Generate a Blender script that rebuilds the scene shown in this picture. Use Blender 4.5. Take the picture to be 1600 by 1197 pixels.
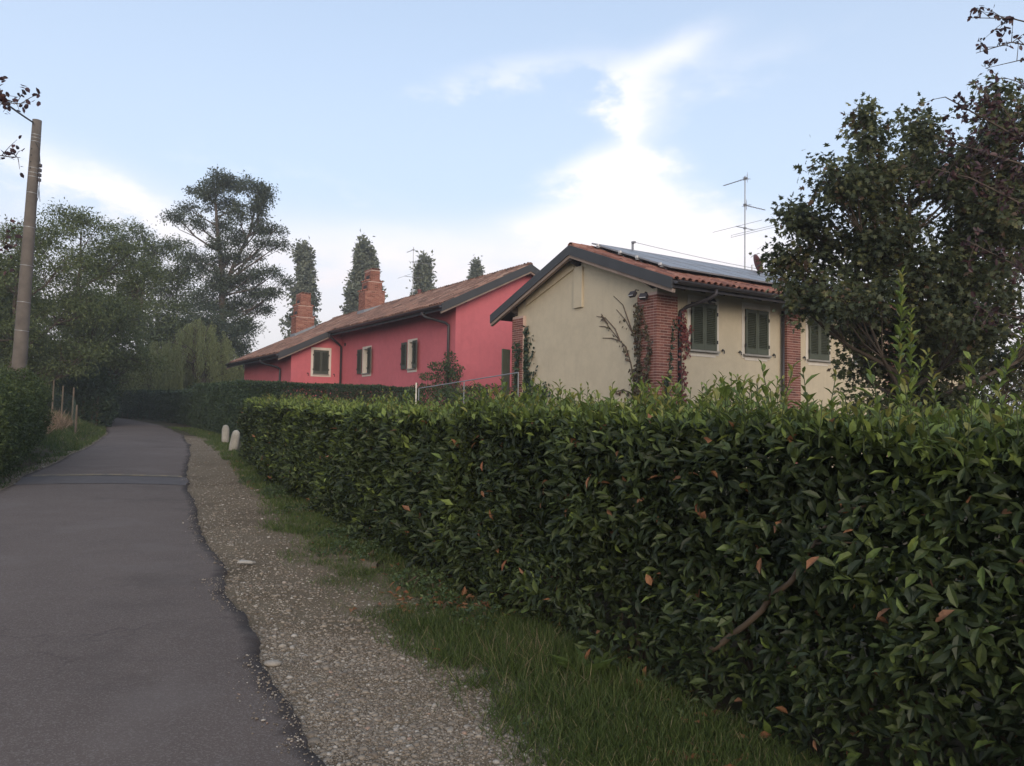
import bpy, math, random
import numpy as np
from mathutils import Matrix, Vector
for o in list(bpy.data.objects): bpy.data.objects.remove(o)
SC = bpy.context.scene
COL = SC.collection
rng = np.random.default_rng(7)
random.seed(7)
R = math.radians

# ------------------------------------------------------------------ camera
cam_d = bpy.data.cameras.new('camera')
cam = bpy.data.objects.new('camera', cam_d); COL.objects.link(cam)
cam_d.sensor_width = 36; cam_d.lens = 36 * 1220 / 1600
cam_d.clip_start = 0.05; cam_d.clip_end = 3000
EYE = Vector((0, 0, 1.6))
cam.matrix_world = Matrix.Translation(EYE) @ Matrix.Rotation(R(92.53), 4, 'X') @ Matrix.Rotation(R(0.85), 4, 'Z')
SC.camera = cam
SC.render.resolution_x = 1024; SC.render.resolution_y = 766

# ------------------------------------------------------------------ sky, sun, exposure
SUN_AZ, SUN_EL = R(172), R(16)
SKY = 0.12
VS = SC.view_settings
VS.view_transform = 'Standard'; VS.look = 'None'; VS.exposure = 0.70; VS.gamma = 1; VS.use_curve_mapping = False
W = bpy.data.worlds.new('World'); SC.world = W; W.use_nodes = True


class S:
    """a node socket with arithmetic"""
    def __init__(s, nt, k): s.nt, s.k = nt, k
    def op(s, o, b=None, c=None):
        n = s.nt.nodes.new('ShaderNodeMath'); n.operation = o
        for i, q in enumerate((s, b, c)):
            if q is None: continue
            if isinstance(q, S): s.nt.links.new(q.k, n.inputs[i])
            else: n.inputs[i].default_value = q
        return S(s.nt, n.outputs[0])
    def __add__(s, b): return s.op('ADD', b)
    def __sub__(s, b): return s.op('SUBTRACT', b)
    def __mul__(s, b): return s.op('MULTIPLY', b)
    def __truediv__(s, b): return s.op('DIVIDE', b)


def sstep(x, a, b):
    n = x.nt.nodes.new('ShaderNodeMapRange'); n.interpolation_type = 'SMOOTHSTEP'
    x.nt.links.new(x.k, n.inputs[0]); n.inputs[1].default_value = a; n.inputs[2].default_value = b
    return S(x.nt, n.outputs[0])


def cmix(nt, fac, a, b, mode='MIX'):
    n = nt.nodes.new('ShaderNodeMix'); n.data_type = 'RGBA'; n.blend_type = mode
    for i, q in ((0, fac), (6, a), (7, b)):
        if isinstance(q, S): nt.links.new(q.k, n.inputs[i])
        elif i == 0: n.inputs[0].default_value = q
        else: n.inputs[i].default_value = (*q, 1)
    return S(nt, n.outputs[2])


def noise(nt, vec, scale, detail=4, rough=.55, dim='3D'):
    n = nt.nodes.new('ShaderNodeTexNoise'); n.inputs['Scale'].default_value = scale
    n.inputs['Detail'].default_value = detail; n.inputs['Roughness'].default_value = rough
    if vec is not None: nt.links.new(vec, n.inputs['Vector'])
    return S(nt, n.outputs[0])


def build_world():
    nt = W.node_tree; nt.nodes.clear()
    out = nt.nodes.new('ShaderNodeOutputWorld'); bg = nt.nodes.new('ShaderNodeBackground')
    bg.inputs[1].default_value = SKY; nt.links.new(bg.outputs[0], out.inputs[0])
    sky = nt.nodes.new('ShaderNodeTexSky'); sky.sky_type = 'NISHITA'; sky.sun_disc = False
    sky.sun_elevation = SUN_EL; sky.sun_rotation = SUN_AZ
    sky.air_density = 1.0; sky.dust_density = 2.2; sky.ozone_density = 1.6
    tc = nt.nodes.new('ShaderNodeTexCoord'); D = tc.outputs['Generated']
    sep = nt.nodes.new('ShaderNodeSeparateXYZ'); nt.links.new(D, sep.inputs[0])
    x, y, z = (S(nt, sep.outputs[i]) for i in range(3))
    mp = nt.nodes.new('ShaderNodeMapping'); mp.inputs['Scale'].default_value = (1, 1, 2.2); nt.links.new(D, mp.inputs[0])
    MV = mp.outputs[0]
    n1 = noise(nt, MV, 7, 7, .58); n2 = noise(nt, MV, 19, 6, .6); n3 = noise(nt, MV, 2.3, 5, .55)
    k = 180 / math.pi
    wob = (n2 - .5) * 5.0
    az = x.op('ARCTAN2', y) * k + (n1 - .5) * 6 + wob
    el = z.op('ARCSINE') * k + (n2 - .5) * 3.0 + (n1 - .5) * 5
    elr = z.op('ARCSINE') * k
    # single clouds over the houses: azimuth, elevation, half widths, tilt, weight
    blobs = [(7.8, 17.3, 4.0, 1.9, 0, 1.6), (9.5, 13.6, 6.5, 2.6, 0, 1.1), (-8, 11.4, 17, 2.9, 0, .95), (3, 14.2, 4, 1.2, 0, .45),
             (9.2, 21, 1.7, 2.4, -8, .62), (11.4, 25.2, 4.5, 1.2, 20, .72), (7.4, 23.4, 2.4, 1.8, -30, .5), (0, 24.4, 7.0, 1.3, 10, .58), (14, 23, 6, 3, 20, .22),
             (-32, 15.5, 9, 2.4, -8, .6), (-27, 13.4, 6, 1.3, -14, .6), (17, 11.6, 9, 2.6, -6, .8), (17, 24, 8, 1.5, 15, .26), (-14, 17, 6, .8, -12, .22)]
    f = None
    for a, e, sa, se, t, w in blobs:
        ct, st = math.cos(R(t)), math.sin(R(t))
        da, de = az - a, el - e
        p = (da * ct + de * st) / sa; q = (de * ct - da * st) / se
        g = ((p * p + q * q) * -1.0).op('EXPONENT') * w
        f = g if f is None else f + g
    # the same broken cloud goes on round the whole sky
    away = sstep(x.op('ARCTAN2', y).op('ABSOLUTE') * k, 38, 60)
    f = f + away * sstep(n3, .46, .72) * .9
    band = sstep(elr * -1.0, -13, -5) * .55
    f = f + band
    dens = sstep(f + (n1 - .5) * .9 + (n2 - .5) * .55, .12, 1.32)
    veil = sstep(elr * -1.0, -45, -4) * .45 + .40
    low = sstep(elr * -1.0, -17, -6)
    skyc = cmix(nt, 1.0, S(nt, sky.outputs[0]), (.86, 1.04, 1.12), 'MULTIPLY')
    pale = cmix(nt, low, tuple(c / SKY for c in (.51, .585, .71)), tuple(c / SKY for c in (.70, .65, .66)))
    cloud = cmix(nt, low, tuple(c / SKY for c in (.77, .745, .76)), tuple(c / SKY for c in (.68, .63, .645)))
    c1 = cmix(nt, veil, skyc, pale)
    c2 = cmix(nt, dens * .97, c1, cloud)
    below = sstep(z * -1.0, .0, .05)
    c3 = cmix(nt, below, c2, tuple(c / SKY for c in (.12, .12, .11)))
    nt.links.new(c3.k, bg.inputs[0])
    W.cycles.sampling_method = 'MANUAL'; W.cycles.sample_map_resolution = 1024


build_world()
sd = bpy.data.lights.new('sun', 'SUN'); sd.energy = 1.35; sd.angle = R(40); sd.color = (1, .82, .66)
sun = bpy.data.objects.new('sun', sd); COL.objects.link(sun)
sdir = Vector((math.sin(SUN_AZ) * math.cos(SUN_EL), math.cos(SUN_AZ) * math.cos(SUN_EL), math.sin(SUN_EL)))
sun.rotation_euler = sdir.to_track_quat('Z', 'Y').to_euler(); sun.location = (20, -20, 30)

# ------------------------------------------------------------------ evening haze: one closed box of even, thin air
HAZE = 0.0013


def build_haze():
    me = bpy.data.meshes.new('haze')
    x0, x1, y0, y1, z0, z1 = -960, 960, -360, 1560, -3.0, 27.0
    v = [(x, y, z) for z in (z0, z1) for x, y in ((x0, y0), (x1, y0), (x1, y1), (x0, y1))]
    me.from_pydata(v, [], [(3, 2, 1, 0), (4, 5, 6, 7), (0, 1, 5, 4), (1, 2, 6, 5), (2, 3, 7, 6), (3, 0, 4, 7)])
    m = bpy.data.materials.new('thin_haze'); m.use_nodes = True; nt = m.node_tree; nt.nodes.clear()
    o = nt.nodes.new('ShaderNodeOutputMaterial'); p = nt.nodes.new('ShaderNodeVolumePrincipled')
    p.inputs['Color'].default_value = (.92, .93, .96, 1); p.inputs['Density'].default_value = HAZE; p.inputs['Anisotropy'].default_value = .2
    nt.links.new(p.outputs[0], o.inputs['Volume']); me.materials.append(m)
    ob = bpy.data.objects.new('haze', me); COL.objects.link(ob); ob['kind'] = 'stuff'


build_haze()

# ------------------------------------------------------------------ axes of the place
AZ = R(32.9)
U = np.array([-math.sin(AZ), math.cos(AZ)]); V = np.array([math.cos(AZ), math.sin(AZ)])
SL = 0.02                                   # the lane climbs two in a hundred


def gz(x, y):
    s = np.asarray(x) * U[0] + np.asarray(y) * U[1]
    return SL * np.clip(s, -40, 75)


def nz(v): return v / (np.linalg.norm(v, axis=-1, keepdims=True) + 1e-9)


# cheap smooth value noise for shapes
_lat = rng.random((64, 64))
def vnoise(x, y, sc=1.0):
    x = np.asarray(x, float) * sc; y = np.asarray(y, float) * sc
    i, j = np.floor(x).astype(int), np.floor(y).astype(int); a, b = x - i, y - j
    a, b = a * a * (3 - 2 * a), b * b * (3 - 2 * b)
    g = lambda p, q: _lat[p % 64, q % 64]
    return (g(i, j) * (1 - a) + g(i + 1, j) * a) * (1 - b) + (g(i, j + 1) * (1 - a) + g(i + 1, j + 1) * a) * b - .5


# ------------------------------------------------------------------ materials
def new_mat(name):
    m = bpy.data.materials.new(name); m.use_nodes = True; nt = m.node_tree
    b = nt.nodes['Principled BSDF']; return m, nt, b


def attr(nt, name='tint'):
    n = nt.nodes.new('ShaderNodeAttribute'); n.attribute_name = name; return S(nt, n.outputs['Fac'])


def objpos(nt):
    n = nt.nodes.new('ShaderNodeTexCoord'); return n.outputs['Object']


def geopos(nt):
    n = nt.nodes.new('ShaderNodeNewGeometry'); return n.outputs['Position']


def ramp(nt, fac, stops):
    n = nt.nodes.new('ShaderNodeValToRGB'); e = n.color_ramp.elements
    while len(e) < len(stops): e.new(.5)
    for q, (p, c) in zip(e, stops): q.position = p; q.color = (*c, 1)
    nt.links.new(fac.k, n.inputs[0]); return S(nt, n.outputs[0])


def bump(nt, b, h, strength, dist):
    n = nt.nodes.new('ShaderNodeBump'); n.inputs['Strength'].default_value = strength; n.inputs['Distance'].default_value = dist
    nt.links.new(h.k, n.inputs['Height']); nt.links.new(n.outputs[0], b.inputs['Normal'])


def plain(name, c, rough=.7, var=.25, sc=3.0, fine=40, bmp=.15, bd=.01, metal=0, spec=.4, tint=0):
    m, nt, b = new_mat(name); P = geopos(nt)
    f = noise(nt, P, sc, 5) * .65 + noise(nt, P, fine, 3) * .35
    lo = tuple(x * (1 - var) for x in c); hi = tuple(min(1, x * (1 + var)) for x in c)
    col = ramp(nt, f, [(.25, lo), (.75, hi)])
    if tint:
        t = attr(nt); col = cmix(nt, 1.0, col, ramp(nt, t, [(0, (1 - tint,) * 3), (1, (1 + tint * .6,) * 3)]), 'MULTIPLY')
    nt.links.new(col.k, b.inputs['Base Color'])
    b.inputs['Roughness'].default_value = rough; b.inputs['Metallic'].default_value = metal
    b.inputs['Specular IOR Level'].default_value = spec
    if bmp: bump(nt, b, noise(nt, P, fine, 4), bmp, bd)
    return m


def leafm(name, stops, rough=.5, trans=.2, spec=.4):
    m, nt, b = new_mat(name)
    col = ramp(nt, attr(nt), stops)
    pn = noise(nt, geopos(nt), 60, 2)
    col = cmix(nt, 1.0, col, ramp(nt, pn, [(.3, (.8, .8, .8)), (.7, (1.15, 1.15, 1.15))]), 'MULTIPLY')
    nt.links.new(col.k, b.inputs['Base Color']); b.inputs['Roughness'].default_value = rough
    b.inputs['Specular IOR Level'].default_value = spec
    tr = nt.nodes.new('ShaderNodeBsdfTranslucent'); nt.links.new(col.k, tr.inputs[0])
    mx = nt.nodes.new('ShaderNodeMixShader'); mx.inputs[0].default_value = trans
    nt.links.new(b.outputs[0], mx.inputs[1]); nt.links.new(tr.outputs[0], mx.inputs[2])
    nt.links.new(mx.outputs[0], nt.nodes['Material Output'].inputs[0])
    return m


def tintm(name, stops, rough=.8, sc=30, bmp=.3, bd=.004, spec=.3):
    m, nt, b = new_mat(name); P = geopos(nt)
    col = ramp(nt, attr(nt), stops)
    col = cmix(nt, 1.0, col, ramp(nt, noise(nt, P, sc, 5, .65), [(.25, (.72, .72, .72)), (.75, (1.2, 1.2, 1.2))]), 'MULTIPLY')
    nt.links.new(col.k, b.inputs['Base Color']); b.inputs['Roughness'].default_value = rough
    b.inputs['Specular IOR Level'].default_value = spec
    bump(nt, b, noise(nt, P, sc * 3, 4), bmp, bd); return m


def plaster(name, c, dirt, rough=.9):
    m, nt, b = new_mat(name); P = geopos(nt)
    big = noise(nt, P, .5, 5, .6); mid = noise(nt, P, 4, 6, .65); fine = noise(nt, P, 90, 3)
    mp = nt.nodes.new('ShaderNodeMapping'); mp.inputs['Scale'].default_value = (3, 3, .25); nt.links.new(P, mp.inputs[0])
    streak = noise(nt, mp.outputs[0], 2.0, 5, .6)
    col = cmix(nt, sstep(big * .6 + mid * .4, .38, .64) * .6, c, tuple(x * .82 for x in c))
    col = cmix(nt, sstep(streak, .50, .78) * .3, col, dirt)
    col = cmix(nt, sstep(noise(nt, P, 1.4, 8, .7), .56, .66) * .25, col, tuple(min(1, x * 1.12) for x in c))
    nt.links.new(col.k, b.inputs['Base Color']); b.inputs['Roughness'].default_value = rough; b.inputs['Specular IOR Level'].default_value = .2
    bump(nt, b, fine * .5 + mid * .5, .25, .006); return m


M = {}
M['cream'] = plaster('cream_plaster', (.57, .482, .345), (.43, .36, .26))
M['pink'] = plaster('pink_plaster', (.545, .145, .162), (.43, .12, .132))
M['trim'] = plaster('pale_trim', (.66, .60, .52), (.5, .45, .38))
M['mortar'] = plain('mortar', (.50, .36, .30), .95, .2, 6, 120, .4, .004)
M['brick'] = tintm('brick_face', [(0, (.12, .047, .038)), (.5, (.21, .075, .057)), (1, (.28, .115, .085))], .9, 40)
M['chimbrick'] = tintm('chimney_brick', [(0, (.17, .065, .042)), (.5, (.28, .105, .07)), (1, (.38, .18, .125))], .9, 30)
M['tile'] = tintm('terracotta_tile', [(0, (.155, .065, .046)), (.5, (.265, .108, .072)), (1, (.37, .18, .125))], .85, 14)
M['oldtile'] = tintm('weathered_tile', [(0, (.085, .05, .038)), (.4, (.20, .11, .08)), (.75, (.30, .16, .11)), (1, (.40, .27, .20))], .9, 14)
M['tilebed'] = plain('tile_bed', (.10, .045, .03), .95)
M['fascia'] = plain('dark_sheet_metal', (.045, .045, .047), .55, .25, 2, 30, .05, .002, 0, .4)
M['woodedge'] = plain('pale_weathered_board', (.26, .19, .15), .85, .35, 2, 25, .3, .004)
M['darkwood'] = plain('dark_stained_wood', (.035, .026, .022), .8, .35, 2, 25, .3, .004)
M['gutter'] = plain('brown_gutter_metal', (.05, .043, .045), .45, .2, 2, 30, .05, .002, .3)
M['shutter'] = plain('olive_shutter_paint', (.074, .082, .055), .6, .2, 3, 60, .1, .002)
M['shutterp'] = plain('dark_olive_shutter_paint', (.062, .068, .052), .6, .2, 3, 60, .1, .002)
M['stone'] = plain('grey_stone', (.30, .28, .25), .85, .25, 5, 60, .3, .004)
M['bollard'] = plain('pale_granite', (.33, .30, .25), .9, .45, 5, 60, .5, .004)
M['iron'] = plain('black_iron', (.02, .018, .018), .6)
M['galv'] = plain('galvanised_steel', (.35, .36, .37), .45, .15, 3, 40, .03, .001, .6)
M['alu'] = plain('dull_aluminium', (.30, .30, .31), .5, .15, 3, 40, .02, .001, .4)
M['lead'] = plain('lead_flashing', (.24, .25, .27), .6, .2, 3, 30, .1, .003)
M['dish'] = plain('brick_red_paint', (.17, .05, .045), .55, .15, 3, 40, .02, .001)
M['glassd'] = plain('dark_window_glass', (.03, .033, .035), .08, .1, 1, 10, 0, 0, 0, .5)
M['white'] = plain('white_plastic', (.62, .60, .58), .6)
M['bark'] = plain('grey_brown_bark', (.085, .065, .05), .95, .4, 3, 25, .6, .02)
M['barkpale'] = plain('pale_brown_bark', (.20, .145, .10), .95, .35, 3, 25, .6, .02)
M['twig'] = plain('brown_twig', (.10, .07, .045), .9, .35, 6, 60, .4, .004)
M['stem'] = plain('green_stem', (.05, .065, .022), .7, .3, 6, 60, .2, .002)
M['vine'] = plain('bare_vine_stem', (.12, .085, .06), .95, .35, 6, 60, .4, .004)
M['post'] = plain('weathered_post_wood', (.13, .098, .068), .9, .35, 4, 40, .4, .005)
M['net'] = plain('green_wire_netting', (.03, .055, .04), .6)
M['cable'] = plain('black_cable', (.03, .03, .032), .6)
M['laurel'] = leafm('laurel_leaf', [(0, (.018, .027, .012)), (.4, (.040, .057, .021)), (.68, (.080, .106, .030)), (.82, (.13, .18, .042)), (.92, (.22, .27, .065)), (.97, (.26, .12, .055)), (1, (.30, .15, .08))], .5, .2, .32)
M['dryleaf'] = leafm('dry_laurel_leaf', [(0, (.20, .075, .035)), (1, (.36, .19, .10))], .7, .15, .2)
M['hedge2'] = leafm('privet_leaf', [(0, (.022, .038, .018)), (.6, (.050, .080, .034)), (1, (.10, .135, .055))], .55, .2)
M['hedge3'] = leafm('hornbeam_leaf', [(0, (.035, .05, .014)), (.6, (.075, .105, .028)), (1, (.17, .19, .05))], .6, .25)
M['locust'] = leafm('locust_leaf', [(0, (.056, .074, .028)), (.5, (.105, .134, .048)), (1, (.18, .205, .08))], .6, .3)
M['tall'] = leafm('tall_tree_leaf', [(0, (.042, .056, .036)), (.5, (.078, .100, .058)), (1, (.13, .15, .08))], .6, .25)
M['willow'] = leafm('willow_leaf', [(0, (.12, .14, .055)), (.5, (.21, .235, .09)), (1, (.29, .31, .14))], .6, .3)
M['poplar'] = leafm('poplar_leaf', [(0, (.11, .125, .085)), (.5, (.185, .20, .135)), (1, (.25, .265, .18))], .55, .25)
M['maple'] = leafm('maple_leaf', [(0, (.042, .052, .026)), (.45, (.088, .104, .050)), (.75, (.135, .148, .064)), (.92, (.23, .22, .08)), (1, (.15, .095, .06))], .5, .38)
M['plum'] = leafm('purple_leaf', [(0, (.032, .018, .020)), (.6, (.085, .040, .044)), (1, (.14, .07, .06))], .5, .25)
M['shrub'] = leafm('shrub_leaf', [(0, (.03, .05, .02)), (.5, (.065, .10, .035)), (1, (.14, .18, .06))], .5, .25)
M['ivy'] = leafm('ivy_leaf', [(0, (.012, .026, .012)), (.6, (.03, .055, .022)), (1, (.08, .10, .04))], .45, .15)
M['creeper'] = leafm('creeper_leaf', [(0, (.06, .05, .03)), (.5, (.09, .075, .035)), (1, (.12, .045, .03))], .6, .15)
M['redcreeper'] = leafm('red_creeper_leaf', [(0, (.10, .02, .02)), (.6, (.20, .045, .04)), (1, (.14, .09, .04))], .5, .2)
M['grass'] = leafm('grass_blade', [(0, (.036, .056, .016)), (.5, (.078, .115, .030)), (.85, (.145, .17, .055)), (1, (.28, .23, .13))], .6, .3, .25)
M['straw'] = leafm('dry_grass_blade', [(0, (.17, .11, .065)), (1, (.38, .27, .18))], .8, .25, .2)
M['pebble'] = tintm('pebble_stone', [(0, (.10, .08, .062)), (.35, (.19, .152, .115)), (.7, (.27, .225, .175)), (.93, (.40, .36, .31)), (1, (.30, .19, .135))], .9, 60, .3, .002)


def road_mat():
    m, nt, b = new_mat('asphalt'); P = geopos(nt)
    big = noise(nt, P, .35, 5, .6); mid = noise(nt, P, 3, 6, .6); fine = noise(nt, P, 130, 3, .7)
    vo = nt.nodes.new('ShaderNodeTexVoronoi'); vo.inputs['Scale'].default_value = 150; nt.links.new(P, vo.inputs['Vector'])
    vc = nt.nodes.new('ShaderNodeSeparateColor'); nt.links.new(vo.outputs['Color'], vc.inputs[0])
    agg = S(nt, vc.outputs[0])
    base = ramp(nt, big * .6 + mid * .4, [(.25, (.108, .083, .071)), (.75, (.158, .124, .106))])
    col = cmix(nt, sstep(agg, .62, .98) * .42, base, (.27, .24, .22))
    col = cmix(nt, sstep(fine, .55, .75) * .5, col, (.045, .04, .04))
    e = attr(nt, 'edge') + (noise(nt, P, 6, 5) - .5) * .25
    col = cmix(nt, sstep(e * -1.0, -.12, .0) * .5, col, (.034, .028, .027))
    mpc = nt.nodes.new('ShaderNodeTexVoronoi'); mpc.feature = 'DISTANCE_TO_EDGE'; mpc.inputs['Scale'].default_value = .42
    wv = nt.nodes.new('ShaderNodeVectorMath'); wv.operation = 'ADD'; nt.links.new(P, wv.inputs[0]); nz_ = nt.nodes.new('ShaderNodeTexNoise'); nz_.inputs['Scale'].default_value = 1.6; nz_.inputs['Detail'].default_value = 6; nt.links.new(P, nz_.inputs['Vector']); nt.links.new(nz_.outputs['Color'], wv.inputs[1]); nt.links.new(wv.outputs[0], mpc.inputs['Vector'])
    crack = sstep(S(nt, mpc.outputs['Distance']) * -1.0, -.006, -.001) * sstep(noise(nt, P, .5, 3), .50, .58)
    col = cmix(nt, crack * .22, col, (.025, .02, .02))
    # faint paler repair patches and tracks
    col = cmix(nt, sstep(noise(nt, P, .9, 3), .55, .66) * .35, col, (.18, .15, .135))
    col = cmix(nt, sstep(noise(nt, P, .55, 6, .65), .54, .68) * .35, col, (.075, .06, .053))
    nt.links.new(col.k, b.inputs['Base Color']); b.inputs['Roughness'].default_value = .95; b.inputs['Specular IOR Level'].default_value = .15
    bump(nt, b, S(nt, vo.outputs['Distance']) * .6 + fine * .5, .5, .006); return m


def soil_mat(name, c1, c2, c3, green=None):
    m, nt, b = new_mat(name); P = geopos(nt)
    col = ramp(nt, noise(nt, P, 1.3, 6, .65), [(.3, c1), (.5, c2), (.72, c3)])
    col = cmix(nt, sstep(noise(nt, P, 60, 4, .7), .5, .75) * .55, col, tuple(x * .45 for x in c1))
    if green: col = cmix(nt, sstep(noise(nt, P, 2.2, 6, .7), .45, .6) * .8, col, green)
    nt.links.new(col.k, b.inputs['Base Color']); b.inputs['Roughness'].default_value = .97; b.inputs['Specular IOR Level'].default_value = .15
    bump(nt, b, noise(nt, P, 45, 6, .7), .8, .02); return m


M['road'] = road_mat()
M['ground'] = soil_mat('grassy_soil', (.060, .046, .030), (.085, .066, .042), (.115, .092, .06), (.040, .055, .018))
M['gravelbed'] = soil_mat('gravel_bed', (.125, .094, .062), (.18, .140, .094), (.22, .175, .12))
M['patch'] = plain('newer_asphalt', (.095, .080, .075), .85, .25, 5, 120, .5, .005)


def line_mat():
    m, nt, b = new_mat('worn_yellow_paint'); P = geopos(nt)
    w = sstep(noise(nt, P, 3, 6, .7), .36, .62)
    col = cmix(nt, w, (.10, .085, .072), (.25, .18, .095))
    col = cmix(nt, sstep(noise(nt, P, 60, 3), .5, .7) * .5, col, (.07, .06, .06))
    nt.links.new(col.k, b.inputs['Base Color']); b.inputs['Roughness'].default_value = .85; return m
M['line'] = line_mat()


def panel_mat():
    m, nt, b = new_mat('solar_glass'); P = objpos(nt)
    br = nt.nodes.new('ShaderNodeTexBrick'); nt.links.new(P, br.inputs['Vector'])
    br.offset = 0; br.inputs['Scale'].default_value = 6.2; br.inputs['Mortar Size'].default_value = .02
    br.inputs['Brick Width'].default_value = 1; br.inputs['Row Height'].default_value = 1
    br.inputs['Color1'].default_value = (.19, .19, .20, 1); br.inputs['Color2'].default_value = (.21, .21, .22, 1); br.inputs['Mortar'].default_value = (.28, .28, .29, 1)
    nt.links.new(br.outputs[0], b.inputs['Base Color']); b.inputs['Roughness'].default_value = .42; b.inputs['Specular IOR Level'].default_value = .5
    return m
M['solar'] = panel_mat()


def concrete_mat():
    m, nt, b = new_mat('old_concrete'); P = geopos(nt)
    col = ramp(nt, noise(nt, P, 2.5, 6, .65), [(.3, (.10, .083, .070)), (.7, (.165, .138, .115))])
    col = cmix(nt, sstep(noise(nt, P, 25, 5), .55, .75) * .4, col, (.10, .09, .08))
    nt.links.new(col.k, b.inputs['Base Color']); b.inputs['Roughness'].default_value = .93
    bump(nt, b, noise(nt, P, 70, 4), .4, .006); return m
M['concrete'] = concrete_mat()


# ------------------------------------------------------------------ mesh helpers
def link_mesh(name, me, parent=None, loc=None, kind=None):
    o = bpy.data.objects.new(name, me); COL.objects.link(o)
    if parent is not None: o.parent = parent
    if loc is not None: o.location = loc
    if kind: o['kind'] = kind
    return o


def raw_mesh(name, verts, loops, starts, totals, mat, tint=None, smooth=False, tdom='FACE'):
    me = bpy.data.meshes.new(name)
    me.vertices.add(len(verts)); me.vertices.foreach_set('co', np.asarray(verts, np.float32).ravel())
    me.loops.add(len(loops)); me.loops.foreach_set('vertex_index', np.asarray(loops, np.int32))
    me.polygons.add(len(starts)); me.polygons.foreach_set('loop_start', np.asarray(starts, np.int32))
    me.polygons.foreach_set('loop_total', np.asarray(totals, np.int32))
    me.polygons.foreach_set('use_smooth', np.full(len(starts), bool(smooth)))
    me.update(calc_edges=True)
    if tint is not None:
        a = me.attributes.new('tint', 'FLOAT', tdom); a.data.foreach_set('value', np.asarray(tint, np.float32))
    me.materials.append(mat); return me


class MB:
    """collects shapes and links them as ONE mesh object"""
    def __init__(s): s.v, s.f, s.t, s.n = [], [], [], 0
    def add(s, vs, fs, tint=.5):
        s.v.append(np.asarray(vs, float)); s.f += [tuple(i + s.n for i in f) for f in fs]
        s.t += [tint] * len(fs); s.n += len(vs)
    def box(s, c, d, rz=0, tint=.5, mat=None):
        x, y, z = (q / 2 for q in d)
        p = np.array([[a * x, b * y, e * z] for e in (-1, 1) for a, b in ((-1, -1), (1, -1), (1, 1), (-1, 1))])
        if rz: ca, sa = math.cos(rz), math.sin(rz); p = p @ np.array([[ca, sa, 0], [-sa, ca, 0], [0, 0, 1]])
        if mat is not None: p = p @ np.array(mat).T
        s.add(p + np.array(c), [(3, 2, 1, 0), (4, 5, 6, 7), (0, 1, 5, 4), (1, 2, 6, 5), (2, 3, 7, 6), (3, 0, 4, 7)], tint)
    def hexa(s, lo, hi, tint=.5):           # two quads of four points each
        s.add(list(lo) + list(hi), [(3, 2, 1, 0), (4, 5, 6, 7), (0, 1, 5, 4), (1, 2, 6, 5), (2, 3, 7, 6), (3, 0, 4, 7)], tint)
    def prism(s, poly, axis, a, b, tint=.5):  # poly of 2-D points extruded along axis x or y
        n = len(poly)
        mk = (lambda p, q: (q, p[0], p[1])) if axis == 'x' else (lambda p, q: (p[0], q, p[1]))
        vs = [mk(p, a) for p in poly] + [mk(p, b) for p in poly]
        s.add(vs, [tuple(range(n))[::-1], tuple(range(n, 2 * n))] + [(i, (i + 1) % n, n + (i + 1) % n, n + i) for i in range(n)], tint)
    def tube(s, pts, r, n=8, tint=.5, caps=True):
        P = np.asarray(pts, float); k = len(P); r = np.broadcast_to(np.asarray(r, float), (k,))
        T = np.zeros_like(P); T[1:-1] = P[2:] - P[:-2]; T[0] = P[1] - P[0]; T[-1] = P[-1] - P[-2]; T = nz(T)
        ref = np.array([0, 0, 1.]) if abs(T[0][2]) < .9 else np.array([1., 0, 0])
        vs = []
        for i in range(k):
            a = np.cross(T[i], ref); a = a / (np.linalg.norm(a) + 1e-9); b = np.cross(T[i], a)
            for j in range(n):
                t = 2 * math.pi * j / n; vs.append(P[i] + r[i] * (math.cos(t) * a + math.sin(t) * b))
        fs = [(i * n + j, i * n + (j + 1) % n, (i + 1) * n + (j + 1) % n, (i + 1) * n + j) for i in range(k - 1) for j in range(n)]
        if caps: fs += [tuple(range(n))[::-1], tuple(range((k - 1) * n, k * n))]
        s.add(vs, fs, tint)
    def lathe(s, prof, c=(0, 0, 0), n=16, tint=.5):
        vs = [(c[0] + r * math.cos(2 * math.pi * j / n), c[1] + r * math.sin(2 * math.pi * j / n), c[2] + z) for r, z in prof for j in range(n)]
        k = len(prof)
        fs = [(i * n + j, i * n + (j + 1) % n, (i + 1) * n + (j + 1) % n, (i + 1) * n + j) for i in range(k - 1) for j in range(n)]
        fs += [tuple(range(n))[::-1], tuple(range((k - 1) * n, k * n))]
        s.add(vs, fs, tint)
    def mesh(s, name, mat, smooth=False):
        tot = [len(f) for f in s.f]; st = np.concatenate([[0], np.cumsum(tot)[:-1]]) if tot else []
        return raw_mesh(name, np.concatenate(s.v), [i for f in s.f for i in f], st, tot, mat, s.t, smooth)
    def build(s, name, mat, parent=None, loc=None, kind=None, smooth=False, bev=0):
        o = link_mesh(name, s.mesh(name, mat, smooth), parent, loc, kind)
        if bev:
            b = o.modifiers.new('bevel', 'BEVEL'); b.width = bev; b.segments = 2; b.limit_method = 'ANGLE'
        return o


def tag(o, label, cat, group=None, kind=None):
    o['label'] = label; o['category'] = cat
    if group: o['group'] = group
    if kind: o['kind'] = kind
    return o


def thing(name, label, cat, loc=(0, 0, 0), rz=0, group=None):
    o = bpy.data.objects.new(name, None); COL.objects.link(o); o.empty_display_size = .2
    o.location = loc; o.rotation_euler = (0, 0, rz); return tag(o, label, cat, group)


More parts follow.
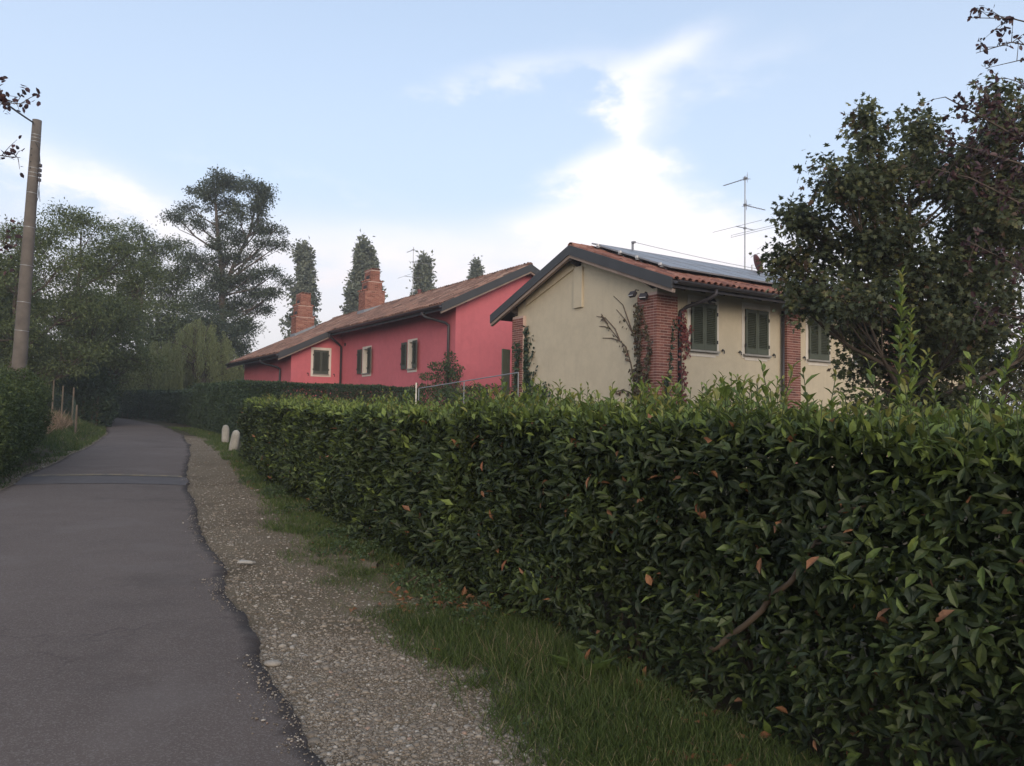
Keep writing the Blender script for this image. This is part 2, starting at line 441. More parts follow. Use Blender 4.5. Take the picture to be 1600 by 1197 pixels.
# leaf shapes: (along, across, up) with triangles
T_DIA = (np.array([[0, 0, 0], [.45, -.5, .12], [1, 0, -.06], [.45, .5, .12]]), np.array([[0, 1, 2], [0, 2, 3]]))
T_LEAF = (np.array([[0, 0, 0], [.28, -.38, .10], [.62, -.44, .11], [1, 0, -.12], [.62, .44, .11], [.28, .38, .10], [.5, 0, 0]]),
          np.array([[6, 0, 1], [6, 1, 2], [6, 2, 3], [6, 3, 4], [6, 4, 5], [6, 5, 0]]))
T_ROUND = (np.array([[0, 0, 0], [.2, -.42, .08], [.62, -.48, .06], [1, 0, -.08], [.62, .48, .06], [.2, .42, .08]]),
           np.array([[0, 1, 2], [0, 2, 3], [0, 3, 4], [0, 4, 5]]))
T_MAPLE = (np.array([[0, 0, 0], [.18, -.62, -.05], [.42, -.26, .03], [.72, -.62, -.06], [.66, -.2, .03], [1.05, 0, -.08], [.66, .2, .03], [.72, .62, -.06], [.42, .26, .03], [.18, .62, -.05]]),
           np.array([[0, 1, 2], [2, 3, 4], [4, 5, 6], [6, 7, 8], [8, 9, 0], [0, 2, 8], [2, 4, 6], [2, 6, 8]]))
T_BLADE = (np.array([[0, -.5, 0], [0, .5, 0], [.5, -.4, .08], [.5, .4, .08], [1, 0, .34]]), np.array([[0, 2, 1], [1, 2, 3], [2, 4, 3]]))


def frames(D, N):
    D = nz(D); N = N - (N * D).sum(-1, keepdims=True) * D; N = nz(N); return D, N, np.cross(N, D)


def leaf_mesh(name, P, D, N, L, Wd, tint, T, mat):
    D, N, X = frames(np.asarray(D, float), np.asarray(N, float))
    tv, tf = T; k = len(P)
    L = np.broadcast_to(L, (k,)); Wd = np.broadcast_to(Wd, (k,))
    v = P[:, None, :] + (L[:, None] * tv[None, :, 0])[..., None] * D[:, None, :] + (Wd[:, None] * tv[None, :, 1])[..., None] * X[:, None, :] \
        + (L[:, None] * tv[None, :, 2] * .8)[..., None] * N[:, None, :]
    f = (tf[None] + (np.arange(k) * len(tv))[:, None, None]).reshape(-1, 3)
    return raw_mesh(name, v.reshape(-1, 3), f.ravel(), np.arange(len(f)) * 3, np.full(len(f), 3), mat, np.repeat(tint, len(tf)))


CAMINV = np.array(cam.matrix_world.inverted())
def pix(P):
    """where points fall in the photograph, and how far off they are"""
    q = np.asarray(P) @ CAMINV[:3, :3].T + CAMINV[:3, 3]; d = -q[:, 2]
    d = np.where(d < .05, .05, d)
    return 800 + 1220 * q[:, 0] / d, 598.5 - 1220 * q[:, 1] / d, d


def leaves(name, parent, P, D, N, L, Wd, tint, T, mat, singles=0, single_name='leaf', show=None):
    """leaf mass as one part, the `singles` largest in view as leaves of their own"""
    k = len(P); L = np.broadcast_to(L, (k,)).astype(float); Wd = np.broadcast_to(Wd, (k,)).astype(float)
    rest = np.ones(k, bool)
    if singles:
        x, y, d = pix(P); inside = (x > 10) & (x < 1590) & (y > 0) & (y < 1190)
        score = np.where(inside, L / d, 0)
        if show is not None: score = score * show
        pick = np.argsort(-score)[:singles]; rest[pick] = False
        Df, Nf, Xf = frames(D[pick], N[pick]); protos = {}
        for i, a in enumerate(pick):
            b = min(15, int(tint[a] * 16))
            if b not in protos:
                protos[b] = leaf_mesh(single_name, np.zeros((1, 3)), np.array([[1., 0, 0]]), np.array([[0, 0, 1.]]), 1.0, 1.0, np.array([b / 16 + .03]), T, mat)
            o = bpy.data.objects.new(single_name, protos[b]); COL.objects.link(o); o.parent = parent
            m = np.eye(4); m[:3, 0] = Df[i] * L[a]; m[:3, 1] = Xf[i] * Wd[a]; m[:3, 2] = Nf[i] * L[a]; m[:3, 3] = P[a]
            o.matrix_local = Matrix(m.tolist())
    me = leaf_mesh(name, P[rest], D[rest], N[rest], L[rest], Wd[rest], tint[rest], T, mat)
    return link_mesh(name, me, parent, kind='stuff')


def rnd(k): return nz(rng.normal(size=(k, 3)))


# ------------------------------------------------------------------ lane, shoulder, ground
ROAD_R = np.array([(4.6, -5.5), (2.7, -2.6), (.95, .3), (-.76, 3.48), (-1.04, 4.0), (-1.47, 4.74), (-2.15, 6.09), (-2.58, 7.05), (-3.47, 8.93), (-4.40, 10.87), (-6.28, 15.2), (-9.91, 24.17), (-13.41, 31.91), (-17.73, 39.84), (-20.82, 44.71), (-24.27, 49.49), (-28, 52.8), (-33.5, 55.8), (-42, 58.5)])
ROAD_L = np.array([(2.2, -6.8), (.3, -3.9), (-1.45, -1.0), (-3.2, 2.2), (-3.5, 2.8), (-3.95, 3.7), (-4.6, 5.0), (-5.1, 6.05), (-6.05, 8.1), (-7.0, 10.15), (-9.04, 14.62), (-12.54, 23.3), (-15.9, 30.9), (-20.2, 39.0), (-23.2, 43.2), (-26.6, 47.3), (-30, 49.8), (-35, 52.6), (-43, 55.4)])


def resample(P, n):
    d = np.concatenate([[0], np.cumsum(np.linalg.norm(np.diff(P, axis=0), axis=1))])
    t = np.linspace(0, 1, n) ** 1.25 * d[-1]
    return np.stack([np.interp(t, d, P[:, i]) for i in range(P.shape[1])], 1)


def by_index(P, n):     # keeps left and right points paired
    t = np.linspace(0, 1, n) * (len(P) - 1); i = np.arange(len(P))
    Q = np.stack([np.interp(t, i, P[:, k]) for k in range(2)], 1)
    for _ in range(3 * n // len(P) // 2): Q[1:-1] = .25 * Q[:-2] + .5 * Q[1:-1] + .25 * Q[2:]
    return Q


NR = 560
RR, RL = by_index(ROAD_R, NR), by_index(ROAD_L, NR)
ax = nz(RR - RL)
jag = lambda q, s: (vnoise(q[:, 0] + s, q[:, 1], 1.1) * .12 + vnoise(q[:, 0], q[:, 1] + s, 4) * .05 + vnoise(q[:, 0] + s, q[:, 1] - s, 13) * .03)
RR = RR + ax * jag(RR, 3.3)[:, None]; RL = RL - ax * (jag(RL, 9.1)[:, None] * .8)


def strip(name, A, B, m, lift, mat, edge=False, skirt=0, rough=0, kind='structure', crown=0):
    n = len(A); t = np.linspace(0, 1, m)
    P = A[:, None] * (1 - t)[None, :, None] + B[:, None] * t[None, :, None]
    z = gz(P[..., 0], P[..., 1]) + lift + crown * (1 - (2 * t - 1) ** 2)[None]
    if rough: z = z + (vnoise(P[..., 0], P[..., 1], 2) * rough + vnoise(P[..., 0], P[..., 1], 9) * rough * .5)
    Vt = np.concatenate([P, z[..., None]], -1)
    w = np.linalg.norm(B - A, axis=1)[:, None]
    e = np.minimum(t, 1 - t)[None] * w
    if skirt:
        lo0 = Vt[:, :1].copy(); lo1 = Vt[:, -1:].copy(); lo0[..., 2] -= skirt; lo1[..., 2] -= skirt
        o0 = nz(A - B); lo0[:, 0, :2] += o0 * .03; lo1[:, 0, :2] -= o0 * .03
        Vt = np.concatenate([lo0, Vt, lo1], 1); e = np.concatenate([e[:, :1] * 0, e, e[:, :1] * 0], 1); m += 2
    idx = np.arange(n * m).reshape(n, m)
    f = np.stack([idx[:-1, :-1], idx[:-1, 1:], idx[1:, 1:], idx[1:, :-1]], -1).reshape(-1, 4)
    me = raw_mesh(name, Vt.reshape(-1, 3), f.ravel(), np.arange(len(f)) * 4, np.full(len(f), 4), mat, smooth=True)
    a = me.attributes.new('edge', 'FLOAT', 'POINT'); a.data.foreach_set('value', e.ravel().astype(np.float32))
    return link_mesh(name, me, kind=kind)


road = strip('road', RL, RR, 25, .035, M['road'], True, .06, 0, crown=.03)

GR = np.array([(6.4, -4.9), (3.9, -1.9), (1.9, .6), (.11, 3.53), (-.10, 4.05), (-.38, 4.66), (-.80, 5.6), (-1.4, 6.8), (-2.5, 9.2), (-3.6, 11.8), (-4.9, 14.8), (-9.2, 24.3), (-12.6, 31.2)])
nG = 360
GB = by_index(GR, nG)
tidx = np.linspace(0, 1, nG) * 12 / 18
ii = tidx * (NR - 1)
GA = np.stack([np.interp(ii, np.arange(NR), RR[:, k]) for k in range(2)], 1)
gx = nz(GB - GA)
GB = GB + gx * (.18 + vnoise(GB[:, 0], GB[:, 1], .8) * .3 + vnoise(GB[:, 0], GB[:, 1], 3) * .12)[:, None]
GB0 = GB.copy(); GB = GB + gx * (.42 + vnoise(GB[:, 0] + 5, GB[:, 1], 1.7) * .25)[:, None]
gravel = strip('gravel_shoulder', GA - gx * .12, GB, 16, .004, M['gravelbed'], rough=.022)
# narrow gravel on the far side
li = np.linspace(2, 12.2, 240) / 18 * (NR - 1)
LA = np.stack([np.interp(li, np.arange(NR), RL[:, k]) for k in range(2)], 1)
lx = nz(LA - np.stack([np.interp(li, np.arange(NR), RR[:, k]) for k in range(2)], 1))
LB = LA + lx * (.38 + vnoise(LA[:, 0], LA[:, 1], .8) * .7)[:, None].clip(.06, 1)
gravel_l = strip('gravel_margin', LA - lx * .1, LB, 5, .004, M['gravelbed'], rough=.015)

# far hump and its yellow line, across the lane
def across(i0, i1, a, b, lift, mat, name):
    q = np.linspace(i0, i1, 8) / 18 * (NR - 1)
    A = np.stack([np.interp(q, np.arange(NR), RL[:, k]) for k in range(2)], 1); B = np.stack([np.interp(q, np.arange(NR), RR[:, k]) for k in range(2)], 1)
    sk = np.array([.0, 0.0])
    A2 = A * (1 - a) + B * a; B2 = A * (1 - b) + B * b
    return strip(name, A2, B2, 25, lift, mat, crown=.03)
across(9.66, 9.92, .004, .996, .041, M['patch'], 'asphalt_strip')
across(9.925, 9.975, .05, .975, .045, M['line'], 'road_marking')


def bank(x, y):
    """height of the grass bank on the left of the lane"""
    P = np.stack([x, y], -1); sh = P.shape[:-1]; P = P.reshape(-1, 2)
    Lp = RL[::10]; out = nz(RL - RR)[::10]
    d = np.full(len(P), 1e9); s = np.zeros(len(P)); iy = np.zeros(len(P))
    for j, (q, o) in enumerate(zip(Lp, out)):
        w = P - q; dd = np.linalg.norm(w, axis=1); better = dd < d
        d = np.where(better, dd, d); s = np.where(better, w @ o, s); iy = np.where(better, q[1], iy)
    side = np.clip(s, 0, None)
    h = np.interp(iy, [5, 12, 17, 24, 34, 42, 48], [.05, .15, .45, .95, .9, .5, .1]) * np.clip((side - .5) / 2.2, 0, 1) ** .8
    return h.reshape(sh)


def nonuni(a, b, n, c, k=3.0):
    t = np.linspace(-1, 1, n); w = np.sinh(k * t) / math.sinh(k)
    return np.where(w < 0, c + (c - a) * w, c + (b - c) * w)


gxs = nonuni(-900, 900, 260, -6, 6.0); gys = nonuni(-300, 1500, 300, 12, 6.2)
GX, GY = np.meshgrid(gxs, gys)
near = (np.abs(GX) < 45) & (GY < 70) & (GY > -5)
GZ = gz(GX, GY) - .03
GZ = GZ + np.where(near, bank(GX, GY), 0)
gi = np.arange(GX.size).reshape(GX.shape)
gf = np.stack([gi[:-1, :-1], gi[:-1, 1:], gi[1:, 1:], gi[1:, :-1]], -1).reshape(-1, 4)
ground = link_mesh('ground', raw_mesh('ground', np.stack([GX, GY, GZ], -1).reshape(-1, 3), gf.ravel(), np.arange(len(gf)) * 4, np.full(len(gf), 4), M['ground'], smooth=True), kind='structure')


def gheight(x, y):
    x = np.atleast_1d(np.asarray(x, float)); y = np.atleast_1d(np.asarray(y, float))
    return gz(x, y) - .03 + bank(x, y)


# ------------------------------------------------------------------ roof tiles (half-round clay)
def tile_mesh(name, mat, r0, r1, ln, tint, n=5, thick=.014):
    b = MB(); vs = []
    for y, r in ((0, r0), (ln, r1)):
        for rr in (r, r - thick):
            vs += [(rr * math.cos(math.pi * (1 - j / n)), y, rr * math.sin(math.pi * j / n) * .8) for j in range(n + 1)]
    k = n + 1; fs = []
    for j in range(n):
        fs += [(j, j + 1, 2 * k + j + 1, 2 * k + j), (k + j + 1, k + j, 3 * k + j, 3 * k + j + 1), (j + 1, j, k + j, k + j + 1)]
    b.add(vs, fs, tint); return b


def roof_tiles(parent, M_of, cols, rows, pitch, exposed, mat, r, singles, keep=None, ln=.44):
    """rows of cover tiles; M_of(col x, distance up the slope) gives a 4x4; the nearest are tiles of their own"""
    protos = [tile_mesh('roof_tile', mat, r, r * .84, ln, t).mesh('roof_tile', mat) for t in np.linspace(.02, .98, 9)]
    base = tile_mesh('roof_tile', mat, r, r * .84, ln, .5, 4)
    bv = np.concatenate(base.v); bf = base.f
    items = []
    for i in range(cols):
        for j in range(rows):
            m = M_of(i, j)
            if m is not None: items.append(m)
    Pm = np.array(parent.matrix_world)
    pos = np.array([(Pm @ np.append(m[:3, 3], 1))[:3] for m in items])
    x, y, d = pix(pos); d = np.where((x > 0) & (x < 1600), d, d + 1000)
    order = np.argsort(d); mb = MB()
    for q, a in enumerate(order):
        m = items[a].copy()
        a1 = rng.normal() * .02; rot = np.eye(4); rot[:2, :2] = [[math.cos(a1), -math.sin(a1)], [math.sin(a1), math.cos(a1)]]
        m = m @ rot; m[:3, 3] += rng.normal(size=3) * .006
        t = float(np.clip(rng.beta(2, 2), 0, .999))
        if q < singles:
            o = bpy.data.objects.new('roof_tile', protos[int(t * 9)]); COL.objects.link(o); o.parent = parent; o.matrix_local = Matrix(m.tolist())
        else: mb.add(bv @ m[:3, :3].T + m[:3, 3], bf, t)
    if mb.n: mb.build('roof_tiles', mat, parent, kind='stuff')


def bricks(parent, mats, mat, singles, size, nm='brick'):
    """mats: 4x4 in parent space with a length; nearest are bricks of their own"""
    protos = {}
    Pm = np.array(parent.matrix_world); pos = np.array([(Pm @ np.append(m[:3, 3], 1))[:3] for m, l in mats]) if mats else np.zeros((0, 3))
    mb = MB()
    for q, (m, l) in enumerate(mats):
        t = float(np.clip(rng.normal(.5, .25), 0, .999)); d = (l - .012, size[1], size[2])
        if q < singles:
            key = (round(l, 2), int(t * 6))
            if key not in protos:
                b = MB(); b.box((0, 0, 0), d, tint=key[1] / 6 + .08); protos[key] = b.mesh(nm, mat)
            o = bpy.data.objects.new(nm, protos[key]); COL.objects.link(o); o.parent = parent; o.matrix_local = Matrix(m.tolist())
        else:
            mb.box((0, 0, 0), d, tint=t); mb.v[-1] = mb.v[-1] @ m[:3, :3].T + m[:3, 3]
    if mb.n: mb.build('bricks', mat, parent, kind='stuff')


def T4(loc, rz=0):
    m = np.eye(4); c, s = math.cos(rz), math.sin(rz); m[:2, :2] = [[c, -s], [s, c]]; m[:3, 3] = loc; return m


def brick_face(out, x0, x1, z0, z1, place, course=.067, bl=.25):
    """running bond between x0 and x1; place(xc, zc) returns the 4x4 of a brick centre"""
    k = 0; z = z0
    while z + course <= z1 + 1e-6:
        x = x0; first = (k % 2 == 1)
        while x < x1 - .02:
            l = bl * .5 if first else bl; first = False
            l = min(l, x1 - x)
            if x1 - (x + l) < .06: l = x1 - x
            out.append((place(x + l / 2, z + course / 2), l)); x += l
        z += course; k += 1


def update(): bpy.context.view_layer.update()


# ------------------------------------------------------------------ the cream house
# local axes: x along the long wall (away to the right), y along the gable (away to the left)
CH = thing('cream_house', 'cream plastered house with brick corner pillars and closed olive green shutters', 'house', (3.52, 19.0, 0.30), AZ)
update()
HX = 15.0; Y1 = 6.36; YR = 3.1
Z0 = -.30                                             # parent sits .30 up
SLP = .368
deck = lambda y: 4.86 + SLP * ((y + .9) if y <= YR else (2 * YR + .9 - y)) + Z0

b = MB()
zt = lambda y: deck(y) - .14
b.prism([(0.0, -.6), (Y1, -.6), (Y1, zt(Y1)), (YR, zt(YR)), (0.0, zt(0))], 'x', 0.0, .3)
b.build('gable_wall', M['cream'], CH)
b = MB(); b.box((HX / 2 + .15, .15, (zt(0) - .6) / 2 - .01), (HX - .3, .3, zt(0) + .6 - .02)); b.build('wall', M['cream'], CH)
b = MB(); b.box((HX / 2 + .15, Y1 - .15, (zt(0) - .6) / 2 - .01), (HX - .3, .3, zt(0) + .56)); b.build('wall', M['cream'], CH)
b = MB(); b.prism([(0.3, -.6), (Y1 - .3, -.6), (Y1 - .3, zt(Y1) - .02), (YR, zt(YR) - .02), (.3, zt(0) - .02)], 'x', HX - .3, HX); b.build('wall', M['cream'], CH)
# pilaster under the ridge and the recessed field line of the gable
b = MB(); b.box((-.03, YR, 5.25 + Z0), (.07, .38, 1.15)); b.build('pilaster', M['cream'], CH, bev=.006)
b = MB()
for s in (-1, 1):
    ya, yb = (YR + s * .22, YR + s * 2.60)
    p = [(ya, zt(ya) - .32), (yb, zt(yb) - .22), (yb, zt(yb) - .02), (ya, zt(ya) - .02)]
    b.prism(p if s > 0 else p[::-1], 'x', -.05, -.002)
b.build('gable_band', M['cream'], CH)

# roof: boarded deck on both slopes, clay tiles on top
OV, OH = .36, .86
def slab(parent, x0, x1, ya, yb, za, zb, th, name, mat):
    b = MB(); b.hexa([(x0, ya, za - th), (x1, ya, za - th), (x1, yb, zb - th), (x0, yb, zb - th)], [(x0, ya, za), (x1, ya, za), (x1, yb, zb), (x0, yb, zb)])
    return b.build(name, mat, parent)
CR = thing_roof = bpy.data.objects.new('roof', None); COL.objects.link(CR); CR.parent = CH; update()
x0, x1 = -OV + .02, HX + .35
slab(CR, x0, x1, -OH, YR, deck(-OH), deck(YR), .10, 'roof_deck', M['darkwood'])
slab(CR, x0, x1, YR + .0005, Y1 + OH, deck(YR), deck(Y1 + OH), .10, 'roof_deck', M['darkwood'])
# bed of channel tiles
def bed(parent, x0, x1, ya, yb, za, zb, pitch, mat, amp=.03, up=.035):
    n = int((x1 - x0) / pitch * 4); xs = np.linspace(x0, x1, n + 1)
    h = up - amp * np.abs(np.cos(np.pi * (xs - x0) / pitch))
    vs = [(x, ya, za + q) for x, q in zip(xs, h)] + [(x, yb, zb + q) for x, q in zip(xs, h)]
    b = MB(); b.add(vs, [(i, i + 1, n + 2 + i, n + 1 + i) for i in range(n)]); b.build('tile_bed', mat, parent)
PT = .213
bed(CR, x0, x1, -OH - .03, YR, deck(-OH) - .003, deck(YR), PT, M['tilebed'])
bed(CR, x0, x1, Y1 + OH + .03, YR, deck(Y1 + OH) - .003, deck(YR), PT, M['tilebed'])
LS = math.hypot(YR + OH, SLP * (YR + OH)); nr = 12; ex = (LS + .05) / nr
sl_a = math.atan(SLP)
def near_slope(i, j):
    y = -OH - .05 + j * ex * math.cos(sl_a); z = deck(-OH) - .02 + j * ex * math.sin(sl_a) + .035
    m = np.eye(4); c, s = math.cos(sl_a + .02), math.sin(sl_a + .02); m[1:3, 1:3] = [[c, -s], [s, c]]
    m[:3, 3] = (x0 + .10 + i * PT, y, z); return m
def far_slope(i, j):
    m = near_slope(i, j); r = np.diag([-1., -1, 1, 1]); r[1, 3] = 2 * YR; r[0, 3] = x0 + x1
    return r @ m
roof_tiles(CR, near_slope, int((x1 - x0) / PT), nr, PT, ex, M['tile'], .088, 300)
roof_tiles(CR, far_slope, int((x1 - x0) / PT), nr, PT, ex, M['tile'], .088, 0)
mb = MB()                                                # ridge tiles
for i in range(int((x1 - x0) / .36)):
    t = tile_mesh('ridge_tile', M['tile'], .12, .105, .42, rng.random())
    v = np.concatenate(t.v); v = np.stack([v[:, 1], -v[:, 0], v[:, 2]], 1) + np.array([x0 + i * .36, YR, deck(YR) + .045])
    mb.add(v, t.f, t.t[0])
mb.build('ridge_tiles', M['tile'], CR, kind='stuff')
# barge boards: dark sheet over a paler board
for s in (-1, 1):
    ye = -OH - .02 if s < 0 else Y1 + OH + .02
    for nm, m, xa, xb, up, dn in (('bargeboard', M['fascia'], -OV - .03, -OV + .018, .055, -.21), ('barge_trim', M['woodedge'], -OV + .0, -OV + .10, -.213, -.30)):
        b = MB(); yi = YR
        q0 = [(xa, ye, deck(ye) + dn), (xb, ye, deck(ye) + dn), (xb, yi, deck(yi) + dn), (xa, yi, deck(yi) + dn)]
        q1 = [(xa, ye, deck(ye) + up), (xb, ye, deck(ye) + up), (xb, yi, deck(yi) + up), (xa, yi, deck(yi) + up)]
        b.hexa(q0 if s < 0 else q0, q1); b.build(nm, m, CR)
# rafters under the eaves and purlin ends under the verge
rb = MB(); rb.hexa([(-.05, -OH + .06, deck(-OH + .06) - .23), (.05, -OH + .06, deck(-OH + .06) - .23), (.05, .02, deck(.02) - .25), (-.05, .02, deck(.02) - .25)],
                   [(-.05, -OH + .06, deck(-OH + .06) - .103), (.05, -OH + .06, deck(-OH + .06) - .103), (.05, .02, deck(.02) - .103), (-.05, .02, deck(.02) - .103)])
rme = rb.mesh('rafter', M['darkwood'])
for i in range(22): link_mesh('rafter', rme, CR, (.1 + i * .68, 0, 0))
pb = MB(); pb.add([(-.33, -.07, -.10), (0, -.07, -.24), (0, .07, -.24), (-.33, .07, -.10), (-.33, -.07, 0), (0, -.07, 0), (0, .07, 0), (-.33, .07, 0)],
                  [(3, 2, 1, 0), (4, 5, 6, 7), (0, 1, 5, 4), (1, 2, 6, 5), (2, 3, 7, 6), (3, 0, 4, 7)])
pme = pb.mesh('purlin_end', M['darkwood'])
for y in (.10, YR, Y1 - .10): link_mesh('purlin_end', pme, CR, (-.002, y, deck(y) - .16 - (.12 if y == YR else 0)))
b = MB(); pr = [(.09 * math.cos(t), .09 * math.sin(t)) for t in np.linspace(math.pi, 2 * math.pi, 9)]; pr += [(p[0] * .86, p[1] * .86 + .004) for p in pr[::-1]]
ge = -OH - .10; gzz = deck(-OH) - .03
b.prism([(p[0] + ge, p[1] + gzz) for p in pr], 'x', -OV + .04, HX + .3); b.build('gutter', M['gutter'], CH, smooth=False)
b = MB(); b.box((HX / 2, -OH + .004, deck(-OH) - .10), (HX + .66, .028, .17)); b.build('eave_board', M['gutter'], CH)
b = MB(); px_ = 1.02
b.tube([(px_, ge, gzz - .08), (px_, ge, gzz - .20), (px_ - .10, ge + .12, gzz - .30), (.80, -.22, gzz - .44), (.70, -.10, gzz - .55), (.69, -.09, gzz - .75), (.69, -.09, -.25)], .05, 10)
b.build('downpipe', M['gutter'], CH, smooth=True)
b = MB(); b.tube([(4.62, -.09, gzz - .2), (4.62, -.09, -.25)], .045, 8); b.build('downpipe', M['gutter'], CH, smooth=True)

# brick pillars
def pillar(label, core, faces, ztop, singles):
    P = bpy.data.objects.new('brick_pillar', None); COL.objects.link(P); P.parent = CH; update()
    b = MB(); b.box(*core); b.build('mortar_core', M['mortar'], P)
    L_ = []
    for f in faces: brick_face(L_, *f)
    L_.sort(key=lambda q: -q[0][2, 3]); bricks(P, L_, M['brick'], singles, (0, .11, .054))
zc = 4.72 + Z0
fr = lambda y: (lambda x, z: T4((x, y, z)))
fg = lambda x: (lambda y, z: T4((x, y, z), math.pi / 2))
pillar('', ((.30 - .052, .30 - .052, (zc - .6) / 2), (.696, .696, zc + .6)), [(-.111, .60, .0, zc - .03, fr(-.10 + .05)), (.009, .60, .0, zc - .03, fg(-.10 + .05))], zc, 190)
zl = 4.72 + Z0
pillar('', ((.20 - .052, Y1 - .315, (zl - .6) / 2), (.496, .585, zl + .6)), [(Y1 - .61, Y1, .0, zl - .03, fg(-.10 + .05))], zl, 60)
pillar('', ((5.07, .10 - .052, (zc - .6) / 2), (.575, .296, zc + .6)), [(4.77, 5.37, .0, zc - .03, fr(-.10 + .05))], zc, 50)
pillar('', ((9.9, .10 - .052, (zc - .6) / 2), (.60, .296, zc + .6)), [(9.6, 10.2, .0, zc - .03, fr(-.10 + .05))], zc, 0)

# shuttered windows
slat_me = {}
def shutter(parent, x, z, w, h, mat, nslat, rz=0, y=0, mirror=False):
    """one louvred leaf: frame with slats of its own; origin at lower left corner of its face"""
    f = MB(); t = .045; st = .062
    f.box((st / 2, 0, h / 2), (st, t, h)); f.box((w - st / 2, 0, h / 2), (st, t, h))
    f.box((w / 2, 0, .075), (w - 2 * st, t - .004, .15)); f.box((w / 2, 0, h - .05), (w - 2 * st, t - .004, .10))
    o = f.build('shutter', mat, parent, (x, y, z)); o.rotation_euler = (0, 0, rz)
    key = (round(w, 3), mat.name)
    if key not in slat_me:
        s = MB(); a = R(38); c, q = math.cos(a), math.sin(a)
        s.box((0, 0, 0), (w - 2 * st, .05, .008), mat=[[1, 0, 0], [0, c, -q], [0, q, c]]); slat_me[key] = s.mesh('slat', mat)
    for i in range(nslat):
        link_mesh('slat', slat_me[key], o, (w / 2, 0, .15 + (h - .25) * (i + .5) / nslat))
    bk = MB(); bk.box((w / 2, .026, h / 2 + .02), (w - 2 * st + .01, .006, h - .24)); bk.build('shutter_backing', mat, o)
    hg = MB()
    for zz in (.22, h - .25):
        hg.box((-.012 if not mirror else w + .012, -.02, zz), (.035, .03, .09))
    hg.build('hinge', M['iron'], o)
    return o

def win_cream(xc, z0=3.39 + Z0):
    w, h = .91, 1.19
    wn = bpy.data.objects.new('window', None); COL.objects.link(wn); wn.parent = CH
    b = MB()
    b.box((xc - w / 2 - .055, -.006, z0 + h / 2 + .03), (.11, .016, h + .30)); b.box((xc + w / 2 + .055, -.006, z0 + h / 2 + .03), (.11, .016, h + .30))
    b.box((xc, -.006, z0 + h + .11), (w - .002, .016, .14)); b.box((xc, -.006, z0 - .12), (w - .002, .016, .10))
    b.build('surround', M['trim'], wn)
    b = MB(); b.box((xc, -.04, z0 - .035), (w + .16, .13, .05)); b.build('sill', M['stone'], wn, bev=.006)
    for s, xx in ((0, xc - w / 2 + .003), (1, xc + .003)):
        shutter(CH, xx, z0, w / 2 - .006, h, M['shutter'], 20, 0, -.04, bool(s))
    for xx in (xc - w / 2 - .21, xc + w / 2 + .24):
        b = MB(); b.box((xx, -.03, z0 + .02), (.05, .06, .022)); b.box((xx + .035, -.055, z0 - .01), (.022, .012, .09)); b.box((xx - .02, -.055, z0 + .045), (.06, .012, .03))
        b.build('shutter_stay', M['iron'], CH)
for xc in (1.595, 3.61, 6.28, 8.4, 11.4, 13.4): win_cream(xc)
# green door shutter standing open at the back corner of the gable
b = MB()
b.box((0, 0, 0), (.42, .045, 1.65)); b.box((0, -.026, .55), (.30, .01, .42)); b.box((0, -.026, -.35), (.30, .01, .75))
o = b.build('open_shutter', M['shutter'], CH, (-.24, Y1 + .12, 2.6)); o.rotation_euler = (0, 0, R(25))

# ------------------------------------------------------------------ solar panels, aerial, dish, lamps on the cream house
SA = thing('solar_array', 'grey blue solar panels along the upper tiled roof of the cream house', 'solar panels', (3.52, 19.0, .30), AZ); update()
ro = lambda y: deck(y) + .235
ya, ym, yb_ = -.12, 1.45, 3.02
fr_me = None
nx = 13; pw = 1.0
for (q0, q1) in ((ya, ym - .01), (ym + .01, yb_)):
    for i in range(nx):
        xa = .36 + i * pw; xb = xa + pw - .015
        L_ = math.hypot(q1 - q0, ro(q1) - ro(q0))
        if fr_me is None:
            f = MB(); f.box((.4925, .015, -.02), (.985, .03, .04)); f.box((.4925, L_ - .015, -.02), (.985, .03, .04)); f.box((.015, L_ / 2, -.02), (.03, L_ - .06, .04)); f.box((.97, L_ / 2, -.02), (.03, L_ - .06, .04))
            fr_me = f.mesh('panel_frame', M['alu'])
            g = MB(); g.box((.4925, L_ / 2, -.016), (.925, L_ - .062, .02)); gl_me = g.mesh('solar_panel', M['solar'])
        o = link_mesh('solar_panel', gl_me, SA, (xa, q0, ro(q0))); o.rotation_euler = (sl_a, 0, 0)
        link_mesh('panel_frame', fr_me, o)
for y in (.2, 1.1, 1.8, 2.7):
    b = MB(); b.box((.36 + nx * pw / 2, y, ro(y) - .075), (nx * pw + .14, .04, .04)); b.build('rail', M['alu'], SA)
fb = MB(); fb.box((0, 0, 0), (.05, .05, .11)); fme = fb.mesh('rail_foot', M['alu'])
for y in (.2, 1.1, 1.8, 2.7):
    for i in range(9): link_mesh('rail_foot', fme, SA, (.5 + i * 1.55, y, ro(y) - .145))
for y in (.25, 1.12, 1.78, 2.72):
    b = MB(); b.box((.33, y, ro(y) - .02), (.05, .07, .06)); b.build('end_clamp', M['white'], SA)
b = MB(); b.box((1.95, 3.10, deck(YR) + .30), (.05, .05, .34)); b.box((1.95, 3.06, deck(YR) + .44), (.10, .10, .05)); b.build('wire_bracket', M['alu'], SA)
b = MB(); b.tube([(1.95 + t * 11, 3.1, deck(YR) + .46 - .16 * math.sin(math.pi * t)) for t in np.linspace(0, 1, 12)], .008, 5); b.build('ridge_wire', M['galv'], SA)
b = MB(); b.box((12.95, 3.10, deck(YR) + .30), (.05, .05, .34)); b.build('wire_bracket', M['alu'], SA)


